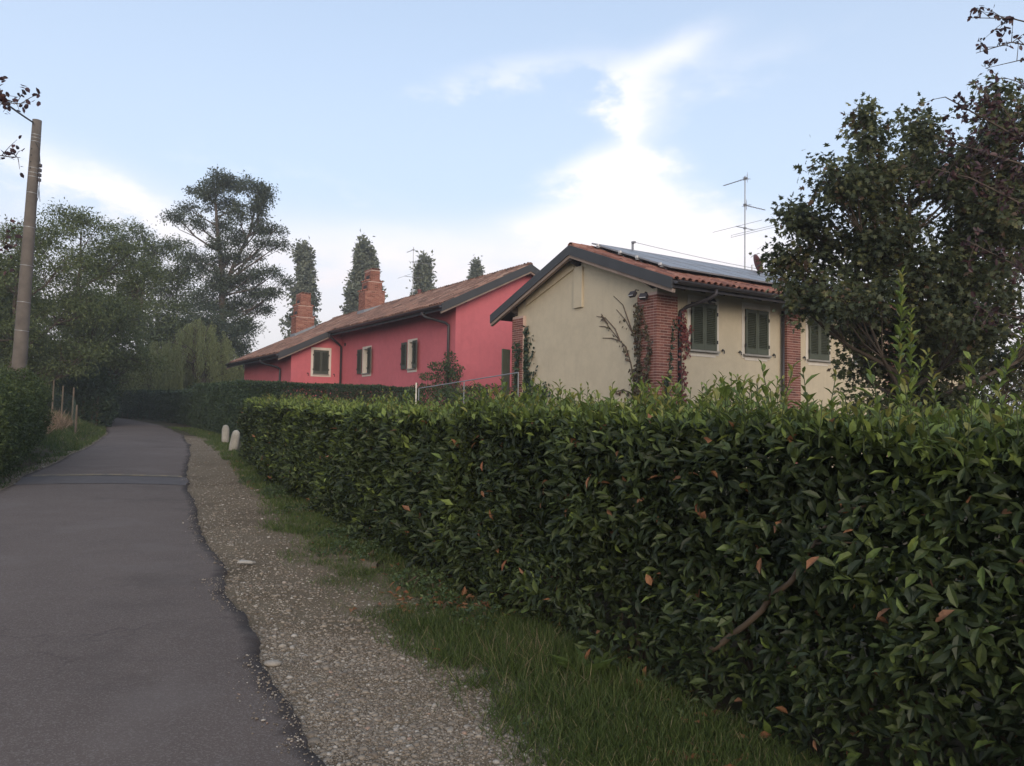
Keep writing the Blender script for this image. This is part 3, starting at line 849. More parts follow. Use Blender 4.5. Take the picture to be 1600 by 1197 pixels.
def aerial(label, loc, h, parts):
    A = thing('tv_antenna', label, 'antenna', loc, AZ)
    b = MB(); b.tube([(0, 0, -.35), (0, 0, h)], [.021, .019], 8); b.build('mast', M['galv'], A)
    for (z, dx, dy, back, fwd, els, kind) in parts:
        b = MB(); d = np.array([dx, dy, 0.]); n = np.array([-dy, dx, 0.]); o = np.array([0, 0, z])
        b.tube([o - d * back, o + d * fwd], .013, 6); b.build('boom', M['alu'], A)
        e = MB()
        for t in els:
            p = o + d * t[0]
            if kind == 'v': e.tube([p - np.array([0, 0, t[1]]), p + np.array([0, 0, t[1]])], .006, 5)
            else: e.tube([p - n * t[1], p + n * t[1]], .007, 5)
            if len(t) > 2:
                q = np.array([0, 0, .07]); e.tube([p - n * t[1], p - n * t[1] - q, p + n * t[1] - q, p + n * t[1]], .007, 5)
        e.build('antenna_rods', M['alu'], A)
        c = MB(); c.box(o, (.07, .07, .06)); c.build('mast_clamp', M['alu'], A)
    return A
np_ = lambda *a: (np.array([3.52, 19.0]) + V * a[0] + U * a[1])
q = np_(6.8, YR)
aerial('tall tv antenna on the cream house roof beside the red dish', (q[0], q[1], deck(YR) + .30 + .05), 3.25,
       [(3.15, 0, 1, .12, .92, [(-.10, .16), (-.03, .16), (.12, .08), (.22, .06), (.34, .06), (.46, .05), (.6, .05), (.74, .05), (.86, .05)], 'h'),
        (3.18, 0, 1, .10, -.06, [(-.1, .18), (-.08, .10)], 'v'),
        (2.28, 1, 0, .08, 1.0, [(.05, .17), (.12, .16), (.24, .06), (.36, .06), (.48, .05), (.62, .05), (.76, .05), (.9, .05)], 'h'),
        (2.30, 1, 0, -.02, .10, [(.06, .19), (.09, .14)], 'v'),
        (1.52, 1, 0, .42, .45, [(-.40, 1.02), (.42, .95, 1)], 'h')])
DZ = np_(7.05, YR - .15)
DS = thing('satellite_dish', 'brick red satellite dish on a bracket at the foot of the tall antenna', 'satellite dish', (DZ[0], DZ[1], deck(YR) + .30))
b = MB(); n = 20; prof = [(0, .0), (.12, .006), (.22, .022), (.30, .042), (.36, .062)]
vs, fs = [], []
for (r, z) in prof[1:]: vs += [(r * math.cos(2 * math.pi * j / n) * .93, r * math.sin(2 * math.pi * j / n), z) for j in range(n)]
vs += [(x_, y_, z_ - .012) for x_, y_, z_ in vs]; m_ = 4 * n
for k in range(3):
    for j in range(n):
        a_, b_, c_, d_ = k * n + j, k * n + (j + 1) % n, (k + 1) * n + (j + 1) % n, (k + 1) * n + j
        fs += [(a_, b_, c_, d_), (m_ + d_, m_ + c_, m_ + b_, m_ + a_)]
fs += [tuple(range(n))[::-1], tuple(m_ + j for j in range(n))]
for j in range(n): fs.append((3 * n + j, 3 * n + (j + 1) % n, m_ + 3 * n + (j + 1) % n, m_ + 3 * n + j))
b.add(vs, fs)
ddir = Vector((.93, -.02, .36)).normalized(); rq = ddir.to_track_quat('Z', 'Y').to_matrix().to_4x4()
o = b.build('reflector', M['dish'], DS, smooth=True); o.matrix_local = Matrix.Translation((.10, 0, .36)) @ rq
b = MB(); c_ = Vector((.10, 0, .36)); lo = c_ + rq.to_3x3() @ Vector((.0, -.33, .05)); tip = c_ + ddir * .55 + Vector((0, 0, -.36))
b.tube([tuple(lo), tuple(tip)], .012, 6); b.build('feed_arm', M['galv'], DS)
b = MB(); b.box(tuple(tip), (.10, .08, .10)); b.build('receiver_head', M['stone'], DS, bev=.01)
b = MB(); b.tube([(-.06, 0, -.1), (-.06, 0, .36), (.08, 0, .36)], .02, 7); b.build('bracket', M['galv'], DS)

def lamp(label, x, y, z, rz, grp):
    p = np_(x, y); A = thing('floodlight', label, 'floodlight', (p[0], p[1], z), AZ + rz, grp)
    b = MB(); b.box((0, 0, .0), (.20, .10, .14), mat=[[1, 0, 0], [0, .8, .6], [0, -.6, .8]]); b.build('lamp_housing', M['gutter'], A, bev=.01)
    b = MB(); b.box((0, -.058 * .8, -.02 + .035 * .6), (.17, .012, .11), mat=[[1, 0, 0], [0, .8, .6], [0, -.6, .8]]); b.build('lamp_glass', M['white'], A)
    b = MB(); b.tube([(0, .02, .04), (0, .10, .12), (0, .20, .12)], .014, 6); b.build('lamp_arm', M['iron'], A)
lamp('grey floodlight on the left of the pair under the cream verge', -.24, .62, 4.72, -math.pi / 2, 'floodlights on the cream house')
lamp('grey floodlight above the ivy on the brick corner pillar', -.24, .22, 4.62, -math.pi / 2 + .4, 'floodlights on the cream house')
lamp('small white floodlight under the eave above the first cream shutters', 1.62, -.27, 4.62, 0, 'floodlights on the cream house')

# ------------------------------------------------------------------ the pink house
PH = thing('pink_house', 'pink plastered house with brown tiled roof and two stepped brick chimneys', 'house', (-2.207, 30.0, .50), AZ); update()
Zp = -.50; SP = .49; VR = 3.2
pd = lambda v_: 5.83 + SP * ((v_ + .75) if v_ <= VR else (2 * VR + .75 - v_)) + Zp
LU = 12.2; LE = 21.3; EV = -2.6; XW = 6.6
zt = lambda v_: pd(v_) - .17

def wall_open(parent, name, mat, org, a, nrm, length, zlo, zhi, opens, depth=.26):
    """wall face with recessed openings; org 2-D start, a direction, nrm outward, zhi a number or a function of length"""
    xs = sorted({0, length, *[q for o_ in opens for q in o_[:2]]}); zs0 = sorted({zlo, *[q for o_ in opens for q in o_[2:4]]})
    b = MB(); org, a, nrm = np.array(org, float), np.array(a, float), np.array(nrm, float)
    pt = lambda x, z, d=0: tuple(org + a * x - nrm * d) + (z,)
    top = zhi if callable(zhi) else (lambda x: zhi)
    for x_a, x_b in zip(xs[:-1], xs[1:]):
        zz = zs0 + [None]
        for z_a, z_b in zip(zz[:-1], zz[1:]):
            if any(o_[0] <= x_a + 1e-6 and o_[1] >= x_b - 1e-6 and z_b is not None and o_[2] <= z_a + 1e-6 and o_[3] >= z_b - 1e-6 for o_ in opens): continue
            t0, t1 = (z_b, z_b) if z_b is not None else (top(x_a), top(x_b))
            b.hexa([pt(x_a, z_a, depth), pt(x_b, z_a, depth), pt(x_b, z_a), pt(x_a, z_a)], [pt(x_a, t0, depth), pt(x_b, t1, depth), pt(x_b, t1), pt(x_a, t0)])
    return b.build(name, mat, parent)

wa, wb = (3.42, 4.12, 3.62 + Zp, 4.76 + Zp), (8.33, 9.2, 3.62 + Zp, 4.79 + Zp)
wall_open(PH, 'wall', M['pink'], (0, 0), (0, 1), (-1, 0), LU, -.6, zt(0), [wa, wb])
gt = lambda x: zt(x)
b = MB(); b.prism([(.262, -.6), (XW, -.6), (XW, zt(XW)), (VR, zt(VR)), (.262, zt(.262))], 'y', 0, .3); b.build('gable_wall', M['pink'], PH)
we = (.66 + .30, 1.46 + .36, 3.66 + Zp, 4.88 + Zp)      # from the outer corner
wall_open(PH, 'extension_wall', M['pink'], (EV, LU), (1, 0), (0, -1), 2.6 - .002, -.6, lambda x: zt(EV + x), [(1.12, 1.93, 3.66 + Zp, 4.88 + Zp)])
wall_open(PH, 'wall', M['pink'], (EV, LU + .263), (0, 1), (-1, 0), LE - LU - .263, -.6, zt(EV), [])
b = MB(); b.prism([(EV + .265, -.6), (XW, -.6), (XW, zt(XW)), (VR, zt(VR)), (EV + .265, zt(EV + .265))], 'y', LE - .3, LE - .002); b.build('gable_wall', M['pink'], PH)
b = MB(); b.box((XW - .13, LE / 2, (zt(XW) - .6) / 2 - .05), (.26, LE - .62, zt(XW) + .5)); b.build('wall', M['pink'], PH)

def pwin(u0, u1, z0, z1, shut):
    wn = bpy.data.objects.new('window', None); COL.objects.link(wn); wn.parent = PH
    s = MB(); w = .11
    s.box((-.008, u0 - w / 2, (z0 + z1) / 2 + .02), (.02, w, z1 - z0 + .20)); s.box((-.008, u1 + w / 2, (z0 + z1) / 2 + .02), (.02, w, z1 - z0 + .20))
    s.box((-.009, (u0 + u1) / 2, z1 + .06), (.022, u1 - u0 - .002, .12)); s.box((-.008, (u0 + u1) / 2, z0 - .11), (.02, u1 - u0 + .2, .09)); s.build('surround', M['trim'], wn)
    r = MB(); d = .20
    for uu in (u0 + .006, u1 - .006): r.box((d / 2 + .003, uu, (z0 + z1) / 2), (d, .010, z1 - z0 - .004))
    r.box((d / 2 + .003, (u0 + u1) / 2, z1 - .006), (d, u1 - u0 - .03, .010)); r.build('reveal', M['trim'], wn)
    s = MB(); s.box((.07, (u0 + u1) / 2, z0 - .02), (.30, u1 - u0 + .14, .05)); s.build('sill', M['stone'], wn)
    g = MB(); g.box((.215, (u0 + u1) / 2, (z0 + z1) / 2), (.01, u1 - u0 - .02, z1 - z0 - .02)); g.build('pane', M['glassd'], wn)
    f = MB(); t = .05
    for uu in (u0 + .036, u1 - .036, (u0 + u1) / 2): f.box((.20, uu, (z0 + z1) / 2), (.03, t, z1 - z0 - .03))
    for zz in (z0 + .04, z1 - .04): f.box((.199, (u0 + u1) / 2, zz), (.028, u1 - u0 - .14, t))
    f.build('window_frame', M['trim'], wn)
    for x_, a in shut:
        shutter(PH, x_[0], z0, .50, z1 - z0 + .02, M['shutterp'], 16, a, x_[1])
# leaf local x runs along the wall; rotate so its face looks to the lane
for (u0, u1, z0_, z1_) in (wa, wb):
    pwin(u0, u1, z0_, z1_, [((-.05, u1 + .66), -math.pi / 2), ((-.10, u0 + .13), -math.pi / 2 - .10)])
# extension window with closed shutters in a white surround
wn = bpy.data.objects.new('window', None); COL.objects.link(wn); wn.parent = PH
xa, xb, za, zb = EV + 1.12, EV + 1.93, 3.66 + Zp, 4.88 + Zp
b = MB()
b.box((xa - .06, LU - .008, (za + zb) / 2), (.12, .02, zb - za + .26)); b.box((xb + .06, LU - .008, (za + zb) / 2), (.12, .02, zb - za + .26))
b.box(((xa + xb) / 2, LU - .008, zb + .065), (xb - xa - .002, .02, .13)); b.box(((xa + xb) / 2, LU - .008, za - .085), (xb - xa - .002, .02, .09)); b.build('surround', M['trim'], wn)
b = MB(); b.box(((xa + xb) / 2, LU - .03, za - .02), (xb - xa + .04, .10, .04)); b.build('sill', M['stone'], wn)
for k in (0, 1): shutter(PH, xa + .003 + k * (xb - xa) / 2, za + .01, (xb - xa) / 2 - .006, zb - za - .015, M['shutterp'], 18, 0, LU + .01, bool(k))
for xx in (xa - .28, xb + .28):
    b = MB(); b.box((xx, LU - .03, za + .02), (.05, .05, .05)); b.box((xx + .03, LU - .05, za - .05), (.025, .012, .12)); b.build('shutter_stay', M['iron'], PH)
b = MB(); b.box((-.03, 11.64, 5.2 + Zp), (.06, .10, .14)); b.build('air_vent', M['iron'], PH)

PR = bpy.data.objects.new('roof', None); COL.objects.link(PR); PR.parent = PH; update()
EM, EE = -.78, -3.32                                   # eaves of main body and of extension
u0, um, u1 = -.38, LU - .40, LE + 1.05
def vslab(ua, ub, va, vb, name, mat, th=.12, up=0):
    b = MB(); b.hexa([(va, ub, pd(va) - th), (va, ua, pd(va) - th), (vb, ua, pd(vb) - th), (vb, ub, pd(vb) - th)], [(va, ub, pd(va) + up), (va, ua, pd(va) + up), (vb, ua, pd(vb) + up), (vb, ub, pd(vb) + up)])
    return b.build(name, mat, PR)
vslab(u0, u1, EM, VR, 'roof_deck', M['darkwood']); vslab(um, u1, EE, EM - .001, 'roof_deck', M['darkwood']); vslab(u0, u1, VR + .001, XW + .8, 'roof_deck', M['darkwood'])
def vbed(ua, ub, va, vb):
    n = int((ub - ua) / .21 * 4); us = np.linspace(ua, ub, n + 1); h = .036 - .03 * np.abs(np.cos(np.pi * (us - ua) / .21))
    vs = [(va, u_, pd(va) + q) for u_, q in zip(us, h)] + [(vb, u_, pd(vb) + q) for u_, q in zip(us, h)]
    b = MB(); b.add(vs, [(i + 1, i, n + 1 + i, n + 2 + i) for i in range(n)]); b.build('tile_bed', M['tilebed'], PR)
vbed(u0, u1, EM, VR); vbed(um, u1, EE, EM - .001); vbed(u0, u1, XW + .8, VR)
sp_a = math.atan(SP); PX = .36
def pnear(i, j):
    u_ = u0 + .10 + i * .21; d = j * PX * math.cos(sp_a); v_ = VR - .28 - d
    if v_ < (EE if u_ > um + .05 else EM) - .06: return None
    if v_ > VR - .2: return None
    m = np.eye(4); c, s = math.cos(sp_a + .02), math.sin(sp_a + .02)
    m[:3, 0] = (0, -1, 0); m[:3, 1] = (c, 0, s); m[:3, 2] = (-s, 0, c)
    m[:3, 3] = (v_, u_, pd(v_) + .03); return m
def pfar(i, j):
    u_ = u0 + .10 + i * .21; v_ = VR + .28 + j * PX * math.cos(sp_a)
    if v_ > XW + .85: return None
    m = np.eye(4); c, s = math.cos(sp_a + .02), math.sin(sp_a + .02)
    m[:3, 0] = (0, 1, 0); m[:3, 1] = (-c, 0, s); m[:3, 2] = (s, 0, c); m[:3, 3] = (v_, u_, pd(v_) + .03); return m
ncol = int((u1 - u0) / .21)
roof_tiles(PR, pnear, ncol, 22, .21, PX, M['oldtile'], .085, 300)
roof_tiles(PR, pfar, ncol, 14, .21, PX, M['oldtile'], .085, 0)
mb = MB()
for i in range(int((u1 - u0) / .36)):
    t = tile_mesh('r', M['oldtile'], .12, .105, .42, rng.random()); v_ = np.concatenate(t.v)
    mb.add(np.stack([v_[:, 0], v_[:, 1], v_[:, 2]], 1) + np.array([VR, u0 + i * .36, pd(VR) + .045]), t.f, t.t[0])
mb.build('ridge_tiles', M['oldtile'], PR, kind='stuff')
def barge(u_, va, vb, sgn=1):
    for nm, m, a, c, up, dn in (('bargeboard', M['fascia'], u_ - .05, u_ + .0, .06, -.24), ('barge_trim', M['woodedge'], u_ - .02, u_ + .08, -.243, -.31)):
        b = MB(); b.hexa([(va, c, pd(va) + dn), (va, a, pd(va) + dn), (vb, a, pd(vb) + dn), (vb, c, pd(vb) + dn)], [(va, c, pd(va) + up), (va, a, pd(va) + up), (vb, a, pd(vb) + up), (vb, c, pd(vb) + up)])
        b.build(nm, m, PR)
barge(u0 - .002, EM - .05, VR); barge(u0 - .002, XW + .85, VR); barge(um - .002, EE - .05, EM - .001)
barge(u1 + .055, EE - .05, VR)
for (v_, u_) in ((.22, 0), (VR, 0), (EV + .25, LU)):
    b = MB(); b.box((v_, u_ - .16, pd(v_) - .24 - (.05 if v_ == VR else 0)), (.16, .32, .16)); b.build('purlin_end', M['darkwood'], PR)
for ua, ub, ve in ((u0 + .02, um, EM), (um + .05, u1, EE)):
    b = MB(); b.prism([(p[0] + ve - .085, p[1] + pd(ve) - .03) for p in pr], 'y', ua, ub); b.build('gutter', M['gutter'], PH)
    b = MB(); b.box((ve + .012, (ua + ub) / 2, pd(ve) - .125), (.02, ub - ua - .02, .18)); b.build('eave_board', M['gutter'], PH)
def ppipe(u_, ve, vw, off):
    zz = pd(ve) - .1; b = MB()
    b.tube([(ve - .08, u_ + off, zz), (ve - .08, u_ + off, zz - .12), (ve + .0, u_ + off * .9, zz - .22), (vw - .16, u_ + off * .15, zz - .46), (vw - .08, u_, zz - .56), (vw - .08, u_, zz - .75), (vw - .08, u_, -.4)], .055, 10)
    b.build('downpipe', M['gutter'], PH, smooth=True)
ppipe(.42, EM, 0, .75); ppipe(11.95, EM, 0, .6) if False else None
b = MB(); zz = pd(EM) - .1
b.tube([(EM - .08, um - .15, zz), (EM - .08, um - .15, zz - .15), (-.20, LU - .18, zz - .5), (-.08, LU - .16, zz - .62), (-.08, LU - .16, -.4)], .055, 10); b.build('downpipe', M['gutter'], PH, smooth=True)
ppipe(LU + 1.6, EE, EV, 1.1)
for i in range(18):
    u_ = u0 + .25 + i * .68
    if u_ < um:
        b = MB(); b.hexa([(EM + .05, u_ + .05, pd(EM + .05) - .25), (EM + .05, u_ - .05, pd(EM + .05) - .25), (0, u_ - .05, pd(0) - .25), (0, u_ + .05, pd(0) - .25)], [(EM + .05, u_ + .05, pd(EM + .05) - .122), (EM + .05, u_ - .05, pd(EM + .05) - .122), (0, u_ - .05, pd(0) - .122), (0, u_ + .05, pd(0) - .122)])
        b.build('rafter', M['darkwood'], PR)

def chimney(uc, vc, dep, tiers, rz=0):
    """stepped stack: every tier narrower along the slope, with a little tile roof on each step and openings on both sides"""
    C = bpy.data.objects.new('chimney', None); COL.objects.link(C); C.parent = PH; update()
    zb = pd(vc - tiers[0][0] / 2) - .15; fl = pd(vc) + .02; L_ = []; core = MB(); caps = MB(); hol = MB(); z = zb
    w0 = tiers[0][0]
    for k, (w, ztop) in enumerate(tiers):
        ztop += Zp
        core.box((vc, uc, (z + ztop) / 2), (w - .01, dep - .01 - .003 * k, ztop - z))
        for yy in (uc - dep / 2 + .045, uc + dep / 2 - .045):
            brick_face(L_, vc - w / 2, vc + w / 2, z, ztop, (lambda y_: lambda x, zz: T4((x, y_, zz)))(yy), .066, .24)
        for xx in (vc - w / 2 + .045, vc + w / 2 - .045):
            brick_face(L_, uc - dep / 2, uc + dep / 2, z, ztop, (lambda x_: lambda y, zz: T4((x_, y, zz), math.pi / 2))(xx), .066, .24)
        nxt = tiers[k + 1][0] if k + 1 < len(tiers) else 0
        if nxt:
            for s in (-1, 1):
                for i in range(3):
                    t = tile_mesh('t', M['chimbrick'], .10, .085, (w - nxt) / 2 + .10, .4 + .5 * rng.random()); v_ = np.concatenate(t.v)
                    a = R(20); y_, z_ = v_[:, 1] * math.cos(a) - v_[:, 2] * math.sin(a), v_[:, 1] * math.sin(a) + v_[:, 2] * math.cos(a)
                    q = np.stack([-s * y_, v_[:, 0] * (1 if s < 0 else -1), z_], 1) + np.array([vc + s * (w / 2 + .09), uc + (i - 1) * dep / 3, ztop + .0])
                    caps.add(q, [f_[::-1] for f_ in t.f] if False else t.f, t.t[0])
                hol.box((vc + s * (nxt / 2 - .004), uc, ztop + .26), (.02, dep * .5, .20))
        else:
            for i in range(3):
                t = tile_mesh('t', M['chimbrick'], .10, .10, dep + .16, .4 + .5 * rng.random()); v_ = np.concatenate(t.v)
                caps.add(v_ + np.array([vc + (i - 1) * w / 3, uc - dep / 2 - .08, ztop]), t.f, t.t[0])
        z = ztop + .0005
    core.build('mortar_core', M['mortar'], C)
    caps.build('cap_tiles', M['chimbrick'], C, kind='stuff'); hol.build('smoke_opening', M['iron'], C)
    L_.sort(key=lambda q: q[0][1, 3]); bricks(C, L_, M['chimbrick'], 60, (0, .10, .056))
    f = MB()
    for yy in (uc - dep / 2 - .02, uc + dep / 2 + .02):
        va, vb = vc - w0 / 2 - .06, vc + w0 / 2 + .06
        f.hexa([(va, yy - .012, pd(va) - .05), (vb, yy - .012, pd(vb) - .05), (vb, yy + .012, pd(vb) - .05), (va, yy + .012, pd(va) - .05)], [(va, yy - .012, pd(va) + .26), (vb, yy - .012, pd(vb) + .26), (vb, yy + .012, pd(vb) + .26), (va, yy + .012, pd(va) + .26)])
    va = vc - w0 / 2 - .05; f.box((va, uc, pd(va) + .12), (.024, dep + .02, .3)); f.build('flashing', M['lead'], C)
chimney(14.9, 2.72, .95, [(1.18, 8.55), (.82, 9.12), (.52, 9.78)])
chimney(20.9, .72, .95, [(1.12, 7.55), (.90, 8.25), (.62, 8.98)])
def upos(v_, u_): return np.array([-2.207, 30.0]) + V * v_ + U * u_
q = upos(VR + .1, 10.8)
aerial('thin tv antenna rising from the ridge of the pink house', (q[0], q[1], pd(VR) + .5), 2.75,
       [(2.6, 0, 1, .1, .8, [(0, .12), (.3, .05), (.5, .05), (.7, .05)], 'h'), (1.95, 1, 0, .1, 1.1, [(.1, .14), (.4, .06), (.7, .06), (1.0, .06)], 'h'), (1.15, 1, 0, .5, .55, [(-.48, .85), (.4, .5)], 'h')])
q = upos(VR + .3, 10.4); b = MB(); b.lathe([(.09, -.2), (.09, .38), (.12, .38), (.12, .44), (.02, .48)], n=12)
o = b.build('vent_pipe', M['dish'], None, (q[0], q[1], pd(VR) + .5)); tag(o, 'short brick red vent pipe on the pink house ridge', 'vent pipe')

# ------------------------------------------------------------------ hedges
def along(P, n):
    P = np.asarray(P, float); d = np.concatenate([[0], np.cumsum(np.linalg.norm(np.diff(P, axis=0), axis=1))]); return d


def hedge_pts(path, zh, depth, dens, bulge=.12, top_frac=1.0, seed=0):
    """points with outward normals on the face, top, end and inside of a clipped hedge along a path (lane on its left)"""
    path = np.asarray(path, float); d = along(path, 0); L = d[-1]
    def at(s):
        q = np.stack([np.interp(s, d, path[:, k]) for k in range(2)], 1)
        e = np.stack([np.interp(np.clip(s + .3, 0, L), d, path[:, k]) - np.interp(np.clip(s - .3, 0, L), d, path[:, k]) for k in range(2)], 1)
        e = nz(e); return q, np.stack([-e[:, 1], e[:, 0]], 1)
    out = []
    def mk(n, kind):
        s = rng.random(n) * L; q, o = at(s)
        if kind == 'face':
            h = .04 + rng.random(n) ** .9 * (zh - .04); bu = vnoise(s + seed, h * 1.3, 1.6) * bulge * 2 + vnoise(s, h + seed, 5) * bulge
            inn = np.abs(rng.normal(size=n)) * .10 - bu + .10 * np.clip((h - zh + .15) / .15, 0, 1) + .08 * (1 - np.clip(h / .4, 0, 1))
            p = q - o * inn[:, None]; nn = np.concatenate([o, np.full((n, 1), .35)], 1)
        elif kind == 'mid':
            h = .3 + rng.random(n) ** .6 * (zh - .36); p = q - o * (.34 + rng.normal(size=n) * .07)[:, None]; nn = np.concatenate([o, np.full((n, 1), .5)], 1)
        elif kind == 'back':
            h = .1 + rng.random(n) * (zh - .1); p = q - o * (depth - np.abs(rng.normal(size=n)) * .1)[:, None]; nn = np.concatenate([-o, np.full((n, 1), .3)], 1)
        elif kind == 'top':
            w = rng.random(n) * depth; h = zh + vnoise(s + seed, w, 1.5) * .10 + vnoise(s, w + seed, 5) * .06 - np.abs(rng.normal(size=n)) * .06; p = q - o * w[:, None]; nn = np.concatenate([o * .15, np.ones((n, 1))], 1)
        else:
            w = rng.random(n) * depth; h = .1 + rng.random(n) ** .7 * (zh - .12); p = q - o * w[:, None]; nn = np.concatenate([rng.normal(size=(n, 2)) * .6, np.ones((n, 1)) * .4], 1)
        out.append((np.concatenate([p, h[:, None]], 1), nz(nn), s, np.full(n, {'face': 0, 'top': 1, 'back': 2, 'in': 3, 'end': 4, 'mid': 5}[kind])))
    mk(int(dens * L * zh), 'face'); mk(int(dens * L * depth * .8 * top_frac), 'top'); mk(int(dens * L * zh * .75), 'mid'); mk(int(dens * L * zh * .32), 'back'); mk(int(dens * L * zh * depth * .36), 'in')
    for s0 in (0, L):           # the two ends
        n = int(dens * zh * depth); q, o = at(np.full(n, s0)); e = np.stack([o[:, 1], -o[:, 0]], 1) * (1 if s0 else -1)
        w = rng.random(n) * depth; h = rng.random(n) * zh; p = q - o * w[:, None] - e * np.abs(rng.normal(size=n) * .08)[:, None] + e * (vnoise(w, h, 2) * .2)[:, None]
        out.append((np.concatenate([p, h[:, None]], 1), nz(np.concatenate([e, np.full((n, 1), .3)], 1)), np.full(n, s0), np.full(n, 4)))
    P = np.concatenate([q[0] for q in out]); P[:, 2] += gheight(P[:, 0], P[:, 1])
    return P, np.concatenate([q[1] for q in out]), np.concatenate([q[2] for q in out]), np.concatenate([q[3] for q in out])


LAU = [(4.4, -1.5), (2.6, 1.45), (1.85, 2.75), (1.12, 3.95), (.36, 5.1), (-.44, 6.65), (-1.68, 8.85), (-3.3, 12.2), (-4.86, 15.3), (-7.05, 20.6)]
HG = thing('laurel_hedge', 'long dark green laurel hedge with glossy leaves beside the gravel shoulder', 'hedge')
cut = 6.4           # near part denser with larger leaf detail
near_p = [p for p in LAU if p[1] < 7]; far_p = [p for p in LAU if p[1] > 6.5]
def outw(n, N, up=.35, spread=.75): return nz(N * .8 + rng.normal(size=(n, 3)) * spread * .6 + np.array([0, 0, up]) * 0)
P1, N1, S1, K1 = hedge_pts(near_p, 1.55, 1.35, 1850, .21, .9)
n = len(P1)
D1 = nz(N1 * .55 + rng.normal(size=(n, 3)) * .62 + np.array([0, 0, -.10])); F1 = nz(N1 * .75 + np.array([0, 0, .55]) + rng.normal(size=(n, 3)) * .45)
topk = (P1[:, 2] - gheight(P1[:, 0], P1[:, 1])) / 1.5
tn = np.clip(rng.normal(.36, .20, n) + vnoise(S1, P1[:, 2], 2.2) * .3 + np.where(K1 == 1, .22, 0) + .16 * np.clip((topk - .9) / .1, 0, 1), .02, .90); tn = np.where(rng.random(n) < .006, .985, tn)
L1 = rng.uniform(.042, .108, n)
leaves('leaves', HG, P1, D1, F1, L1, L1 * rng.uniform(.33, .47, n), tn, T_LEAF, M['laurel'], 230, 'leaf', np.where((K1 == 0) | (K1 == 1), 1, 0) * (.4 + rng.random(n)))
P2, N2, S2, K2 = hedge_pts(far_p, 1.50, 1.35, 1250, .18, .8, 5)
n = len(P2)
D2 = nz(N2 * .55 + rng.normal(size=(n, 3)) * .62); F2 = nz(N2 * .75 + np.array([0, 0, .55]) + rng.normal(size=(n, 3)) * .45)
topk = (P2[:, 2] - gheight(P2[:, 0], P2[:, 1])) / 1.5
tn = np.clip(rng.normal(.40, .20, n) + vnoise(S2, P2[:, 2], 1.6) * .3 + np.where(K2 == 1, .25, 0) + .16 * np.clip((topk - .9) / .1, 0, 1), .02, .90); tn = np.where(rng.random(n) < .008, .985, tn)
L2 = rng.uniform(.075, .125, n)
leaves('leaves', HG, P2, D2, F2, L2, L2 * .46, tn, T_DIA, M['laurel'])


def shoots(path, count, zbase, depth, hmin, hmax, nm, seed_pts=None, big=None):
    """young upright shoots on the hedge top: green stems and pale leaves"""
    path = np.asarray(path, float); d = along(path, 0); s = rng.random(count) * d[-1]
    q = np.stack([np.interp(s, d, path[:, k]) for k in range(2)], 1); e = nz(np.stack([np.interp(s + .1, d, path[:, k]) - np.interp(s - .1, d, path[:, k]) for k in range(2)], 1))
    o = np.stack([-e[:, 1], e[:, 0]], 1); w = rng.random(count) * depth; B = q - o * w[:, None]
    if seed_pts is not None: B = np.array(seed_pts)[:, :2]; count = len(B)
    h = rng.uniform(hmin, hmax, count) * (.55 + .9 * rng.random(count) ** 2)
    h = h * (.45 + 2.0 * np.clip(vnoise(B[:, 0], B[:, 1], 1.1) + .30, 0, 1) ** 1.4)
    h = np.minimum(h, .30)
    if big is not None: h = np.array(big)
    stems = MB(); LP, LD, LN, LL, LT = [], [], [], [], []
    for i in range(count):
        z0 = float(gheight(B[i, 0], B[i, 1])[0]) + zbase - .08; lean = rng.normal(size=2) * .16 * h[i]
        p0 = np.array([B[i, 0], B[i, 1], z0]); p1 = p0 + np.array([lean[0], lean[1], h[i] + .08]); pm = (p0 + p1) / 2 + np.append(-lean * .15, 0)
        stems.tube([p0, pm, p1], [.0032 + .003 * h[i], .0028, .0018], 4, caps=False)
        m = max(4, int(h[i] / .026)) if h[i] < .5 else int(h[i] / .014); a0 = rng.random() * 6.28
        for j in range(m):
            t = (j + .6) / m; t = .1 + .9 * t; a = a0 + j * 2.4; rad = np.array([math.cos(a), math.sin(a), 0])
            up = .55 + .8 * t
            LP.append(p0 + (p1 - p0) * t); LD.append(rad + np.array([0, 0, up + rng.normal() * .25])); LN.append(np.array([0, 0, 1.]) - rad * .7 + rng.normal(size=3) * .25)
            LL.append(rng.uniform(.045, .10) * (1 if t < .85 else .65)); LT.append(np.clip(.70 + .20 * t + rng.normal() * .10, .3, .935))
    stems.build(nm + '_stems', M['stem'], HG, kind='stuff')
    LL = np.array(LL)
    leaves(nm + '_leaves', HG, np.array(LP), np.array(LD), np.array(LN), LL, LL * .42, np.array(LT), T_LEAF, M['laurel'])
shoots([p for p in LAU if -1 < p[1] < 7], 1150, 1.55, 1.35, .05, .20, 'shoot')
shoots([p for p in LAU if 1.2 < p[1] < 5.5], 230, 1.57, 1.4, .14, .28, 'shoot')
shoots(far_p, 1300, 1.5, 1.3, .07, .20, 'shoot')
shoots(None or LAU, 0, 1.45, 1, .1, .2, 'tall_shoot', [(2.02, 4.1), (2.07, 4.06), (1.93, 4.14), (2.43, 4.2), (2.36, 4.3), (2.5, 4.15), (1.2, 4.9), (.5, 6.1), (.1, 6.7), (-.1, 6.2), (1.55, 4.6)],
       [.92, .72, .50, .70, .5, .42, .30, .34, .30, .28, .26])
